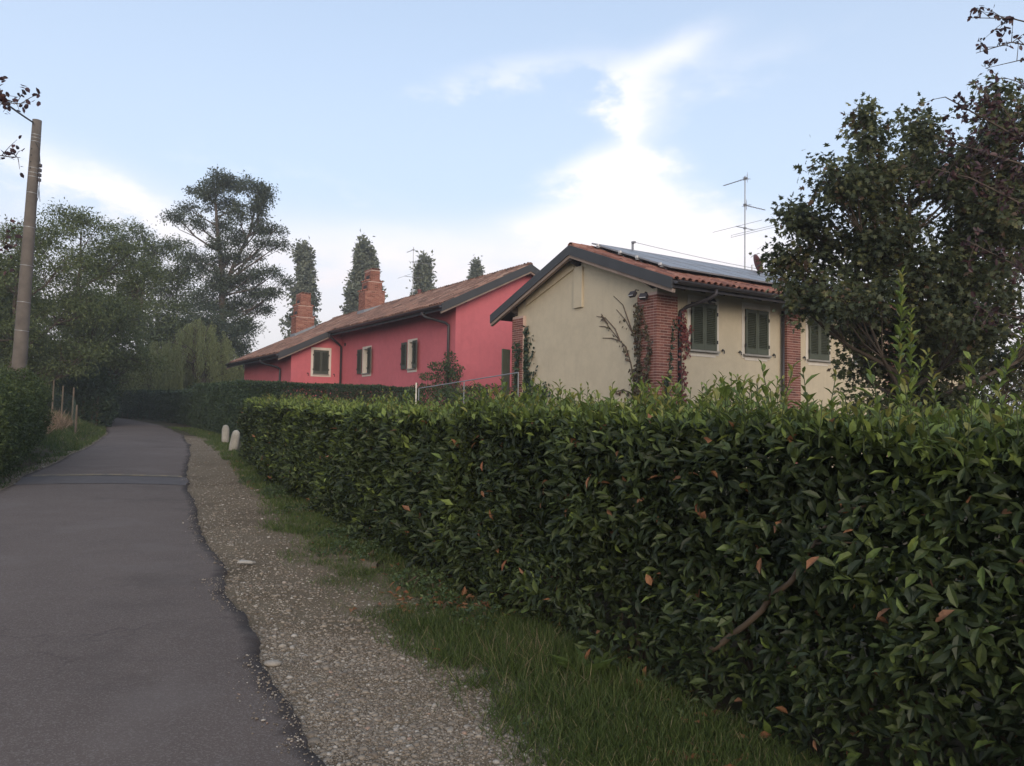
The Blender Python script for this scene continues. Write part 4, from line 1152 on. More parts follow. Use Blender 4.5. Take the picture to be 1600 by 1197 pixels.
# woody stems that show between the leaves, and a few dry leaves
def zat(x, y): return float(gheight(x, y)[0])
b = MB()
bp = np.array([(1.00, 4.00, zat(1, 4) + .40), (1.15, 3.80, .62), (1.21, 3.66, .78), (1.27, 3.55, .88), (1.30, 3.46, .99), (1.345, 3.45, 1.09), (1.40, 3.46, 1.17), (1.47, 3.44, 1.22), (1.55, 3.42, 1.24)])
bt = np.linspace(0, 1, 26); bq = np.stack([np.interp(bt, np.linspace(0, 1, 9), bp[:, k]) for k in range(3)], 1); bq[1:-1] += rng.normal(size=(24, 3)) * .004
b.tube(bq, np.linspace(.016, .005, 26), 8); b.tube([bq[15], bq[15] + [.06, -.06, .02], bq[15] + [.16, -.10, .02]], [.007, .005, .003], 5)
b.build('branch', M['twig'], HG, smooth=True)
b = MB()
for i in range(170):
    k = rng.integers(0, len(LAU) - 2); t = rng.random(); q = np.array(LAU[k]) * (1 - t) + np.array(LAU[k + 1]) * t; e = nz(np.array(LAU[k + 1]) - np.array(LAU[k])); o_ = np.array([-e[1], e[0]])
    p = q - o_ * rng.uniform(.35, .95); z0 = zat(*p); a = np.append(e * rng.normal() * .35 + o_ * rng.uniform(-.2, .08), 0); h = rng.uniform(.7, 1.35)
    b.tube([(p[0], p[1], z0), tuple(np.array([p[0], p[1], z0 + h * .5]) + a * .6 + rng.normal(size=3) * .03), tuple(np.array([p[0], p[1], z0 + h]) + a)], [.016, .011, .005], 5, caps=False)
b.build('stems', M['twig'], HG, kind='stuff')
pk = np.where((K1 == 0) & (P1[:, 1] > 2.2))[0]; pk = rng.choice(pk, 36, False)
Pd = P1[pk] + N1[pk] * .05; n = len(pk)
leaves('dry_leaves', HG, Pd, nz(np.array([0, 0, -1.]) + rng.normal(size=(n, 3)) * .5), nz(N1[pk] + rng.normal(size=(n, 3)) * .4), rng.uniform(.06, .105, n), rng.uniform(.025, .045, n), rng.random(n), T_LEAF, M['dryleaf'], 26, 'dry_leaf')

def simple_hedge(name, label, path, zh, depth, dens, L, mat, bulge, tcol=(.4, .2), group=None):
    H = thing(name, label, 'hedge', group=group)
    P, N, S_, K = hedge_pts(path, zh, depth, dens, bulge, 1.0, 11); n = len(P)
    D = nz(N * .4 + rng.normal(size=(n, 3)) * .7); F = nz(N * .7 + np.array([0, 0, .5]) + rng.normal(size=(n, 3)) * .5)
    ll = rng.uniform(.7, 1.3, n) * L
    leaves('leaves', H, P, D, F, ll, ll * .55, np.clip(rng.normal(tcol[0], tcol[1], n) + np.where(K == 1, .15, 0), 0, 1), T_DIA, mat)
    b = MB(); d = along(path, 0); path = np.asarray(path, float)
    for s in np.arange(.3, d[-1], .7):
        q = np.array([np.interp(s, d, path[:, k]) for k in range(2)]); e = nz(np.array([np.interp(s + .1, d, path[:, k]) - np.interp(s - .1, d, path[:, k]) for k in range(2)])); p = q + np.array([e[1], -e[0]]) * depth * .5
        z = zat(*p); b.tube([(p[0], p[1], z - .05), (p[0] + .05, p[1], z + zh * .8)], [.03, .01], 5)
    b.build('stems', M['twig'], H, kind='stuff'); return H
simple_hedge('clipped_hedge', 'tall dark clipped hedge past the two stone bollards, in front of the pink house', [(-2.2, 33.6), (-6.0, 31.0), (-9.75, 28.55), (-11.6, 31.6), (-14.0, 36.0), (-16.4, 40.2)], 2.22, 1.5, 1050, .075, M['hedge2'], .14, (.4, .2))
simple_hedge('low_hedge', 'dark lower hedge at the far bend of the lane under the willow', [(-16.4, 40.4), (-19.6, 45.5), (-23.6, 50.6), (-28.5, 54.2)], 1.9, 1.5, 300, .10, M['hedge2'], .25, (.3, .2))
simple_hedge('field_hedge', 'bushy yellowish green hedge at the left edge in front of the concrete pole', [(-12.75, 20.2), (-11.6, 17.6), (-10.4, 15.2), (-9.5, 13.0), (-8.7, 11.0), (-7.9, 9.0)][::-1], 1.62, 1.7, 900, .06, M['hedge3'], .28, (.42, .22)) if False else None
def bushy(name, label, cat, blobs, dens, L, mat, tcol=(.45, .22), group=None, T=T_DIA, singles=0):
    """free-growing shrub from overlapping lumps: (x, y, z above ground, rx, ry, rz)"""
    H = thing(name, label, cat, group=group); PP, NN = [], []
    for (x, y, z, rx, ry, rz) in blobs:
        n = int(dens * 4 * math.pi * ((rx * ry) ** 1.6 / 3 + (rx * rz) ** 1.6 / 3 + (ry * rz) ** 1.6 / 3) ** (1 / 1.6))
        d = rnd(n); r = 1 - np.abs(rng.normal(size=n)) * .16; r = r * (1 + .30 * vnoise(d[:, 0] * 3 + x, d[:, 2] * 3 + d[:, 1] * 3 + y, 1.4))
        p = d * np.array([rx, ry, rz]) * r[:, None] + np.array([x, y, z + zat(x, y)]); g = gheight(p[:, 0], p[:, 1]); ok = p[:, 2] > g
        PP.append(p[ok]); NN.append(nz(d / np.array([rx, ry, rz]))[ok])
    P = np.concatenate(PP); N = np.concatenate(NN); n = len(P)
    D = nz(N * .4 + rng.normal(size=(n, 3)) * .7); F = nz(N * .6 + np.array([0, 0, .55]) + rng.normal(size=(n, 3)) * .5); ll = rng.uniform(.7, 1.3, n) * L
    cl = vnoise(P[:, 0] * 1.0, P[:, 2] * 1.0 + P[:, 1], 1.7) * .35
    leaves('foliage', H, P, D, F, ll, ll * .55, np.clip(rng.normal(tcol[0], tcol[1], n) + cl, 0, 1), T, mat)
    b = MB()
    for (x, y, z, rx, ry, rz) in blobs:
        g = zat(x, y)
        for k in range(3): b.tube([(x + rng.normal() * .1, y + rng.normal() * .1, g - .05), (x + rng.normal() * rx * .3, y + rng.normal() * ry * .3, g + z + rz * .3)], [.03 * rz + .01, .008], 5)
    b.build('stems', M['twig'], H, kind='stuff'); return H
LB_ = []
for t in np.linspace(0, 1, 11):
    x = -8.65 * (1 - t) + -12.0 * t; y = 12.4 * (1 - t) + 19.2 * t
    LB_ += [(x - .35, y, .75, .95, .9, .9), (x - .45, y + .3, 1.18 + .2 * math.sin(t * 9), .85, .8, .6), (x - .25, y - .1, .4, .6, .7, .5)]
bushy('field_hedge', 'bushy yellowish green hedge at the left edge in front of the concrete pole', 'hedge', LB_, 560, .062, M['hedge3'], (.42, .2))

# ------------------------------------------------------------------ trees
def tree(name, label, cat, base, trunk, lobes, leaf, mat, bark, clump=(.5, .4, .32), per=60, cat_group=None, T=T_DIA, droop=.0, singles=0, limb_r=.034, z_first=.3, tcol=(.45, .22), fork=None):
    """trunk: [(x,y,z,r)...] from the base; lobes: (x,y,z, rx,ry,rz, clumps) all relative to the base"""
    base = np.array(base, float); Tt = thing(name, label, cat, tuple(base), group=cat_group)
    tk = np.array(trunk, float); wood = MB(); wood.tube(tk[:, :3], tk[:, 3], 9)
    if fork: fk = np.array(fork, float); wood.tube(fk[:, :3], fk[:, 3], 8)
    PP, DD, NN, TT = [], [], [], []
    H = tk[-1, 2]
    for (x, y, z, rx, ry, rz, nc) in lobes:
        c0 = np.array([x, y, z]); 
        # a limb from the trunk into the lobe
        zz = np.clip(z - (abs(x) + abs(y)) * .55 - rz * .4, tk[1, 2] * z_first, H * .97); at_ = np.array([np.interp(zz, tk[:, 2], tk[:, k]) for k in range(4)])
        if fork and x > 1.0 and z > 11: at_ = np.array([np.interp(zz, fk[:, 2], fk[:, k]) for k in range(4)])
        q0 = at_[:3]; r0 = min(at_[3] * .6, limb_r * (1 + rx)); mid = q0 * .45 + c0 * .55 + np.array([0, 0, -.08 * np.linalg.norm(c0 - q0)]) + rng.normal(size=3) * .05 * np.linalg.norm(c0 - q0)
        wood.tube([q0, q0 * .7 + mid * .3 + rng.normal(size=3) * .02, mid, c0], [r0, r0 * .8, r0 * .6, r0 * .3], 6, caps=False)
        for k in range(nc):
            d = rnd(1)[0]; r = rng.random() ** (1 / 2.2); cc = c0 + d * np.array([rx, ry, rz]) * r
            w = mid if rng.random() < .6 else c0
            wood.tube([w, (w + cc) / 2 + rng.normal(size=3) * .08 * rx + np.array([0, 0, -.04]), cc], [r0 * .35, r0 * .22, r0 * .08], 4, caps=False)
            m = int(per * rng.uniform(.6, 1.3)); cs = np.array(clump) * rng.uniform(.7, 1.3)
            p = cc + rng.normal(size=(m, 3)) * cs * .55; dv = nz(p - cc + d * .3 * cs + 1e-6)
            PP.append(p); DD.append(nz(dv * .7 + rng.normal(size=(m, 3)) * .55 + np.array([0, 0, -droop]))); NN.append(nz(np.array([0, 0, .8]) + dv * .35 + rng.normal(size=(m, 3)) * .5)); TT.append(np.full(m, rng.normal() * (.17 if T is T_MAPLE else .10)))
    wood.build('trunk', bark, Tt, smooth=True)
    P, D, N, TT = (np.concatenate(q) for q in (PP, DD, NN, TT)); n = len(P); ll = rng.uniform(.65, 1.35, n) * leaf[0]
    ok = P[:, 2] + base[2] > gheight(P[:, 0] + base[0], P[:, 1] + base[1]) + .1
    P, D, N, TT, ll = P[ok], D[ok], N[ok], TT[ok], ll[ok]; n = len(P)
    leaves('crown', Tt, P, D, N, ll, ll * leaf[1], np.clip(rng.normal(tcol[0], tcol[1], n) + TT, 0, 1), T, mat, 0)
    return Tt


def lobes_from(rel, ry=.8, dens=1.0):   # (x, z, rx, rz) in metres in the picture plane; depth jitter added
    out = []
    for x, z, rx, rz in rel:
        out.append((x, rng.normal() * rx * .5, z, rx, rx * ry, rz, max(3, int(9 * rx * rz * dens))))
    return out


def straight(h, r, lean=0, wob=.15):
    return [(lean * t * h + rng.normal() * wob * (0 < t < 1), rng.normal() * wob * (0 < t < 1), t * h, r * (1 - .85 * t) * (1.35 if t == 0 else 1)) for t in np.linspace(0, 1, 6)]


def gb(x, y): return (x, y, zat(x, y) - .1)
WG = 'trees of the wood left of the lane'
tree('locust_tree', 'feathery locust tree just right of the concrete pole', 'tree', gb(-22.4, 40), straight(10, .22),
     lobes_from([(-.6, 10.3, 1.2, .9), (1.1, 9.9, 1.1, .8), (-2.2, 9.2, 1.5, 1.0), (2.3, 8.7, 1.4, 1.0), (.2, 8.5, 1.8, 1.2), (-3.2, 7.2, 1.6, 1.2), (3.0, 7.0, 1.4, 1.2), (0, 6.6, 2.0, 1.4), (-2.2, 5.2, 2.0, 1.4), (2.2, 5.2, 1.9, 1.4), (.2, 4.0, 2.2, 1.4), (-2.6, 3.2, 1.8, 1.2), (2.6, 3.4, 1.6, 1.2), (0, 2.2, 2.2, 1.1)], .9, 1.2), (.15, .42), M['locust'], M['bark'], (.66, .62, .36), 165, WG, droop=.25, tcol=(.50, .2))
tree('locust_tree', 'spreading locust tree behind the pole at the left edge', 'tree', gb(-21.0, 33), straight(7.4, .18),
     lobes_from([(1.5, 7.8, 1.0, .6), (.2, 7.2, 1.3, .9), (-1.6, 6.4, 1.6, 1.0), (2.2, 6.4, 1.2, .9), (.6, 5.6, 1.7, 1.1), (-1.8, 4.6, 1.8, 1.2), (2.2, 4.6, 1.5, 1.2), (.2, 3.6, 1.9, 1.2), (-2.0, 2.6, 1.8, 1.2), (2.0, 2.6, 1.6, 1.2), (.4, 1.7, 1.9, 1.0)], .9, 1.1), (.13, .42), M['locust'], M['bark'], (.60, .57, .32), 150, WG, droop=.25, tcol=(.52, .2))
tree('locust_tree', 'darker locust tree between the pole and the tall tree', 'tree', gb(-30.6, 64), straight(14.6, .25),
     lobes_from([(-.4, 14.8, 1.5, 1.0), (-2.2, 13.8, 1.8, 1.2), (1.8, 13.9, 1.6, 1.1), (.4, 12.4, 2.2, 1.5), (-3.2, 11.8, 1.9, 1.4), (3.2, 12.2, 1.7, 1.2), (-1.2, 10.2, 2.4, 1.6), (2.4, 10.0, 2.2, 1.6), (-3.4, 8.6, 2.2, 1.5), (.4, 7.8, 2.6, 1.7), (3.4, 7.4, 2.0, 1.5), (-2.4, 5.6, 2.6, 1.6), (2.0, 5.0, 2.6, 1.6), (-.4, 3.0, 3.0, 1.6)], .9, .95), (.20, .46), M['locust'], M['bark'], (.78, .72, .42), 140, WG, droop=.2, tcol=(.40, .2))
tree('slender_tree', 'thin open tree with bare limbs beside the tall tree', 'tree', gb(-28.8, 66), straight(14.2, .17, .01),
     lobes_from([(.1, 14.8, 1.1, .6), (-1.5, 13.8, 1.1, .6), (1.6, 14.0, 1.2, .6), (2.3, 12.4, 1.3, .8), (-1.8, 12.0, 1.2, .8), (.4, 11.0, 1.2, .8), (-2.2, 9.8, 1.3, .9), (1.8, 9.2, 1.3, .9), (0, 8.2, 1.5, 1.0), (1.5, 6.8, 1.4, .9), (-1.2, 6.0, 1.6, 1.0)], .9, .9), (.20, .45), M['tall'], M['bark'], (.55, .5, .28), 60, WG, tcol=(.45, .2))
TALL = [((a - 335) / 20.3, (652 - b_) / 20.3, c / 20.3, d / 20.3) for a, b_, c, d in
        [(322, 275, 20, 14), (340, 285, 20, 20), (305, 292, 18, 12), (352, 278, 14, 14), (322, 305, 26, 14), (290, 318, 22, 9), (345, 312, 18, 16), (280, 340, 20, 9), (305, 345, 20, 10), (330, 340, 20, 14),
         (380, 285, 14, 14), (398, 290, 16, 14), (412, 305, 16, 12), (385, 310, 18, 14), (405, 325, 18, 12), (374, 335, 18, 12), (395, 350, 24, 12), (425, 355, 18, 12), (432, 378, 16, 8), (410, 375, 18, 10),
         (360, 365, 22, 16), (335, 375, 18, 14), (350, 400, 26, 16), (380, 400, 20, 14), (325, 410, 20, 14), (300, 400, 14, 8), (365, 430, 30, 18), (400, 425, 18, 10), (425, 420, 18, 7), (440, 432, 10, 5), (335, 440, 26, 18), (395, 450, 22, 10), (425, 455, 20, 7), (360, 470, 34, 18), (405, 475, 16, 7), (320, 470, 22, 16), (375, 505, 30, 16), (330, 505, 26, 16), (350, 540, 36, 18)]]
tree('tall_tree', 'tallest tree on the left with open flat branches above the willow', 'tree', gb(-22.9, 60), [(0, 0, 0, .40), (.2, 0, 4, .33), (.45, .1, 8, .27), (.3, 0, 11.5, .20), (-.2, .1, 15, .13), (-.5, 0, 18.6, .04)],
     [(q[0], rng.normal() * .7, q[1], q[2], q[2] * .9, q[3], max(4, int((13 if q[1] > 11 else 20) * q[2] * q[3] + 3))) for q in TALL], (.18, .48), M['tall'], M['bark'], (.50, .48, .36), 100, WG, limb_r=.05, fork=[(.3, 0, 9.5, .2), (1.2, .1, 12.0, .15), (2.4, .1, 14.6, .10), (2.9, 0, 17.6, .03)], tcol=(.46, .22))
tree('ivy_clad_tree', 'bushy dark tree beneath the tallest tree', 'tree', gb(-21.0, 57), straight(5.6, .2), lobes_from([(-.6, 7.2, 1.3, 1.0), (-1.6, 6.6, 1.3, 1.0), (.4, 6.4, 1.4, 1.0), (0, 5.6, 1.6, 1.1), (-1.2, 4.5, 1.7, 1.2), (1.3, 4.3, 1.6, 1.2), (0, 3.0, 2.0, 1.4), (1.8, 2.6, 1.5, 1.1), (-1.8, 2.4, 1.6, 1.1)], .9, 1.4), (.17, .5), M['tall'], M['bark'], (.6, .55, .4), 90, WG, tcol=(.42, .2))
for (x, y, h, w, lab) in ((-34, 50, 9.5, 3.4, 'broad dark tree behind the fence posts'), (-26.6, 61, 9, 3.4, 'shadowy tree closing the lane behind the willow'), (-30, 41, 9.0, 3.2, 'far left tree deep in the wood'), (-24.6, 36, 6.8, 2.6, 'low leafy tree behind the field hedge at the left edge'), (-33.5, 61, 9, 3.6, 'dark round tree beyond the bend, left of the willows'), (-38.5, 60, 10, 3.8, 'dark tree deep behind the fence posts')):
    tree('wood_tree', lab, 'tree', gb(x, y), straight(h * .8, .2), lobes_from([(0, h * .92, w * .55, h * .10), (-w * .45, h * .78, w * .55, h * .13), (w * .45, h * .76, w * .55, h * .13), (0, h * .6, w * .7, h * .15), (-w * .6, h * .5, w * .6, h * .15), (w * .6, h * .46, w * .6, h * .15), (0, h * .32, w * .75, h * .15), (-w * .5, h * .2, w * .65, h * .12), (w * .5, h * .18, w * .65, h * .12)], .9, .9), (.24, .5), M['locust'], M['bark'], (.7, .65, .45), 80, WG, tcol=(.36, .2))
# willow: hanging strands
def willow(base, label, h, w, strands, mat):
    Tt = thing('willow_tree', label, 'tree', base, group=WG); wood = MB(); wood.tube([(0, 0, 0), (.1, 0, h * .35), (0, .1, h * .7)], [.25, .2, .12], 8); P, D, N = [], [], []
    for i in range(strands):
        if i % 13 == 0: a0 = rng.random() * 6.283; r0_ = w * rng.random() ** .5; hz = rng.uniform(.72, 1.0); tf = rng.uniform(.35, .75)
        x, y = r0_ * math.cos(a0) + rng.normal() * .16, r0_ * math.sin(a0) * .8 + rng.normal() * .16
        r = min(w, math.hypot(x, y)); zt_ = h * (1 - .42 * (r / w) ** 2) * hz * rng.uniform(.95, 1.0); ln = tf * rng.uniform(.7, 1.05) * zt_
        if i % 9 == 0: wood.tube([(0, 0, h * rng.uniform(.3, .6)), (x * .5, y * .5, zt_ * .92), (x, y, zt_)], [.06, .035, .012], 5, caps=False)
        m = int(ln / .075); t = np.arange(m) / m; sw = rng.normal(size=2) * .18
        p = np.stack([x * (1 + .10 * t) + sw[0] * t + rng.normal(size=m) * .05, y * (1 + .10 * t) + sw[1] * t + rng.normal(size=m) * .05, zt_ - ln * t ** 1.1], 1)
        P.append(p); D.append(nz(np.stack([rng.normal(size=m) * .35, rng.normal(size=m) * .35, -np.ones(m)], 1))); N.append(rnd(m))
    wood.build('trunk', M['bark'], Tt, smooth=True); P, D, N = (np.concatenate(q) for q in (P, D, N)); n = len(P)
    leaves('crown', Tt, P, D, N, rng.uniform(.14, .24, n), rng.uniform(.03, .05, n), np.clip(rng.normal(.45, .22, n), 0, 1), T_DIA, mat)
willow(gb(-20.7, 52), 'yellow green weeping willow hanging over the bend of the lane', 7.6, 2.7, 900, M['willow'])
willow(gb(-24.4, 54), 'smaller drooping willow left of the yellow green one', 5.8, 2.2, 560, M['willow'])
for (x, y, rx, rz, lab) in ((-24.6, 56.5, 2.4, 2.6, 'dark shrub beside the lane at the bend'), (-28.2, 58.4, 2.6, 3.0, 'dark shrub closing the view down the lane'), (-33.0, 59.5, 3.0, 3.2, 'wide dark shrub at the left of the bend'), (-20.6, 37.4, 1.6, 2.2, 'shaggy shrub beyond the last fence posts'), (-22.6, 41.0, 1.8, 2.6, 'dark shrub under the feathery locust tree'), (-25.4, 46.0, 1.8, 2.6, 'shrub on the inner side of the bend'), (-18.6, 46.6, 1.5, 1.7, 'leafy shrub between the willow and the pink house'), (-16.9, 44.0, 1.1, 1.4, 'small shrub at the corner of the pink house')):
    bushy('shrub', lab, 'shrub', [(x, y, rz * .6, rx, rx * .8, rz * .8), (x - rx * .5, y + .3, rz * .4, rx * .7, rx * .7, rz * .6), (x + rx * .5, y - .3, rz * .5, rx * .6, rx * .6, rz * .7)], 140, .13, M['hedge2'], (.35, .2), 'shrubs at the bend')
# poplars far behind the pink house
PG = 'poplars behind the pink house'
def poplar(x, y, h, w, lab):
    lb = []
    for t in np.linspace(.10, .975, 22):
        ww = w * (.55 + .5 * math.sin(math.pi * min(1, (t * .95 + .12)) ** .9)) * (1.05 - .45 * max(0, t - .7) / .3)
        for k in range(2): a = rng.random() * 6.28; lb.append((math.cos(a) * ww * .27, math.sin(a) * ww * .27, h * t, ww * .32, ww * .32, h * .045, 7))
    tree('poplar_tree', lab, 'tree', gb(x, y), straight(h, .25, 0, .05), lb, (.42, .62), M['poplar'], M['bark'], (.42, .42, .75), 62, PG, tcol=(.45, .22), limb_r=.03)
poplar(-24.4, 90, 19.4, 3.7, 'leftmost poplar, behind the lower stepped chimney'); poplar(-16.3, 85, 18.8, 3.9, 'broad poplar behind the upper stepped chimney')
poplar(-10.5, 90, 18.2, 3.3, 'poplar to the right of the thin antenna'); poplar(-4.6, 95, 18.5, 2.4, 'rightmost poplar, its tip just above the pink roof')

# maple in front of the cream house
ML = [(-.98, 5.70, .13, .38), (-.60, 5.72, .14, .40), (-.45, 5.3, .25, .25), (-1.35, 5.0, .35, .28), (-.9, 5.0, .45, .35), (-.3, 5.05, .5, .4), (.35, 5.15, .5, .45), (.72, 5.85, .30, .42), (1.1, 5.25, .55, .5), (1.7, 4.8, .6, .5), (-1.65, 4.55, .34, .26), (-1.2, 4.4, .5, .38), (-.6, 4.45, .55, .45), (.1, 4.4, .65, .5), (.9, 4.4, .65, .5), (1.6, 4.0, .7, .5),
      (-1.62, 4.05, .26, .22), (-1.4, 3.8, .42, .32), (-.85, 3.75, .55, .4), (-.2, 3.7, .6, .45), (.6, 3.6, .6, .45), (1.3, 3.3, .6, .45), (-1.55, 3.35, .34, .22), (-1.1, 3.25, .42, .28), (-.5, 3.05, .42, .35), (0, 3.0, .45, .4), (.6, 2.8, .55, .4), (-.35, 2.45, .35, .3), (.5, 2.1, .5, .35), (1.4, 2.5, .6, .4), (-.55, 1.75, .3, .18), (.1, 1.7, .45, .3), (1.2, 1.7, .6, .35), (2.2, 3.4, .5, .5), (2.3, 2.5, .5, .4), (2.2, 1.7, .5, .35), (2.9, 2.0, .45, .4), (2.9, 2.8, .4, .4), (1.8, 1.3, .5, .3), (.15, 2.35, .45, .35), (.75, 1.75, .45, .3), (-.15, 1.35, .4, .25), (.9, 3.0, .5, .4), (2.6, 1.3, .5, .35), (.3, 2.9, .4, .35), (1.2, 4.6, .5, .45), (1.3, 5.5, .32, .42), (1.9, 5.3, .45, .4), (.4, 6.05, .26, .42), (1.0, 5.95, .34, .4), (1.55, 5.75, .4, .4), (2.3, 5.2, .4, .4), (2.3, 4.5, .5, .5)]
tree('maple_tree', 'dense dark green maple tree in front of the cream house', 'tree', gb(5.85, 11.6), [(0, 0, 0, .12), (.05, 0, 1.2, .11), (-.03, .05, 2.4, .09), (.1, 0, 3.8, .06), (.1, .05, 5.0, .02)],
     [(q[0], rng.normal() * .5, q[1] + .05, q[2] * 1.08, q[2] * 1.25, q[3] * 1.08, max(4, int(78 * q[2] * q[3] + 4))) for q in ML], (.080, .76), M['maple'], M['bark'], (.19, .19, .17), 62, None, T_MAPLE, .45, 0, .03, .4, tcol=(.48, .24))
# wispy leaders of the maple
bpy.data.objects  # (kept simple: leaders are the two small top lobes)
# copper plum trees whose trunks stand just outside the picture
def plum(name, label, base, trunk, sprays, lf):
    Tt = thing(name, label, 'tree', base); wood = MB(); tk = np.array(trunk, float); wood.tube(tk[:, :3], tk[:, 3], 8); P, D, N = [], [], []
    for pts, r, dens in sprays:
        pts = np.array(pts, float) - np.array(base); wood.tube(pts, np.linspace(r, r * .25, len(pts)), 5, caps=False)
        d = along(pts, 0); m = int(d[-1] * dens)
        for s in np.sort(rng.random(max(1, m))) * d[-1]:
            if s < d[-1] * .12: continue
            p = np.array([np.interp(s, d, pts[:, k]) for k in range(3)]); tw = nz(rng.normal(size=3) + np.array([-.3, 0, .3])) * rng.uniform(.05, .28); e = p + tw
            wood.tube([p, p + tw * .5 + np.array([0, 0, .01]), e], [.005, .0035, .002], 4, caps=False)
            for k in range(rng.integers(2, 8)): P.append(p + tw * rng.uniform(.4, 1.05) + rng.normal(size=3) * .02); D.append(nz(rng.normal(size=3) + np.array([0, 0, -.2]))); N.append(nz(rng.normal(size=3) + np.array([0, 0, .4])))
    wood.build('trunk', M['bark'], Tt, smooth=True); P, D, N = np.array(P), np.array(D), np.array(N); n = len(P); ll = rng.uniform(.7, 1.3, n) * lf
    leaves('crown', Tt, P, D, N, ll, ll * .62, np.clip(rng.normal(.45, .25, n), 0, 1), T_ROUND, M['plum'])
bz = zat(6.6, 8.6)
A_ = (6.6, 8.6, 3.2)
plum('plum_tree', 'copper leaved plum tree reaching in from the right edge', (6.6, 8.6, bz), [(0, 0, 0, .11), (.05, 0, 1.6, .09), (0, .1, 3.0, .07), (.1, 0, 4.6, .05), (.1, 0, 6.6, .02)],
     [([(6.6, 8.6, 3.4), (6.1, 8.5, 4.2), (5.6, 8.5, 4.75), (5.15, 8.5, 5.0), (4.75, 8.5, 5.22)], .022, 22), ([(6.1, 8.5, 4.2), (5.5, 8.4, 4.45), (5.0, 8.4, 4.6), (4.6, 8.4, 4.72)], .016, 24), ([(5.6, 8.5, 4.75), (5.4, 8.5, 5.1), (5.1, 8.5, 5.35)], .010, 20),
      ([(6.6, 8.6, 3.0), (6.0, 8.3, 3.6), (5.4, 8.3, 4.0), (4.9, 8.3, 4.25), (4.5, 8.3, 4.35)], .02, 26), ([(6.6, 8.6, 2.6), (6.0, 8.4, 3.0), (5.4, 8.4, 3.35), (4.9, 8.4, 3.6)], .018, 26), ([(6.6, 8.6, 2.2), (6.0, 8.4, 2.5), (5.5, 8.4, 2.75), (5.0, 8.4, 2.85)], .018, 26),
      ([(6.6, 8.6, 3.8), (6.2, 8.5, 4.4), (5.8, 8.5, 4.5), (5.5, 8.5, 4.3)], .014, 24), ([(6.6, 8.6, 4.2), (6.1, 8.5, 5.0), (5.75, 8.5, 5.35), (5.4, 8.5, 5.45)], .014, 8), ([(6.6, 8.6, 5.6), (6.0, 8.5, 6.0), (5.5, 8.5, 6.12), (5.05, 8.5, 6.12)], .014, 14), ([(6.6, 8.6, 5.4), (6.0, 8.5, 5.75), (5.5, 8.5, 5.85), (5.1, 8.5, 5.72)], .014, 13),
      ([(6.6, 8.6, 5.2), (6.0, 8.5, 5.6), (5.6, 8.5, 5.65), (5.2, 8.5, 5.55)], .012, 10), ([(6.6, 8.6, 3.4), (6.1, 8.3, 3.9), (5.8, 8.2, 4.1), (5.5, 8.2, 4.3)], .014, 26), ([(6.6, 8.6, 2.9), (6.2, 8.2, 3.2), (5.8, 8.1, 3.4), (5.4, 8.1, 3.7)], .014, 28)], .062)
bz = zat(-6.9, 7.8)
plum('plum_tree', 'dark purple leaved tree whose branch tips hang in at the left edge', (-6.9, 7.8, bz), [(0, 0, 0, .11), (.05, 0, 1.6, .09), (0, .1, 3.0, .07), (.1, 0, 4.6, .05), (.1, 0, 6.2, .02)],
     [([(-6.9, 7.8, 4.2), (-6.1, 8.0, 4.7), (-5.5, 8.0, 4.9), (-5.16, 8.0, 4.78)], .014, 40), ([(-6.9, 7.8, 4.4), (-6.0, 8.0, 4.95), (-5.4, 8.0, 5.05)], .012, 36), ([(-6.9, 7.8, 3.6), (-6.1, 8.0, 4.1), (-5.5, 8.0, 4.25), (-5.14, 8.0, 4.22)], .012, 26), ([(-6.9, 7.8, 2.8), (-6.1, 8.0, 3.2), (-5.4, 8.0, 3.4), (-5.14, 8.0, 3.27)], .012, 36), ([(-6.9, 7.8, 2.6), (-6.0, 8.0, 2.95), (-5.3, 8.0, 3.02)], .012, 20), ([(-6.9, 7.8, 5.0), (-6.0, 8.0, 5.5), (-5.42, 8.0, 5.6)], .012, 18)], .06)
# trees behind and right of the cream house
tree('garden_tree', 'leafy tree at the right edge beyond the maple', 'tree', gb(20.0, 30), straight(7, .2), lobes_from([(0, 7.2, 1.4, 1.0), (-1.5, 6.2, 1.4, 1.0), (1.6, 6.0, 1.5, 1.1), (0, 5.0, 1.8, 1.2), (-1.6, 3.8, 1.5, 1.1), (1.6, 3.6, 1.6, 1.1), (0, 2.4, 1.9, 1.2)], .9, 1.0), (.13, .5), M['tall'], M['bark'], (.5, .45, .3), 60, tcol=(.5, .2))
bushy('shrub', 'climbing shrub against the corner downpipe of the pink house', 'shrub', [(-2.75, 29.0, 1.5, 1.1, .6, .8), (-2.45, 29.1, 2.4, .5, .4, .5), (-2.33, 29.2, 3.15, .26, .25, .42), (-2.75, 28.9, 2.95, .36, .3, .16), (-3.1, 28.9, 2.6, .34, .3, .14), (-2.0, 29.0, 2.9, .22, .2, .10), (-3.3, 28.9, 2.1, .5, .3, .2), (-1.6, 28.6, 1.5, .9, .6, .8), (-.8, 28.2, 1.6, .8, .5, .75), (-3.7, 28.6, 1.3, .7, .6, .7), (-.1, 27.4, 1.5, .6, .5, .7), (-2.2, 26.0, 1.55, .6, .4, .62), (-1.2, 25.2, 1.6, .55, .4, .66), (-2.15, 29.0, 2.65, .3, .2, .12)], 300, .085, M['shrub'], (.4, .22), 'shrubs by the pink house')

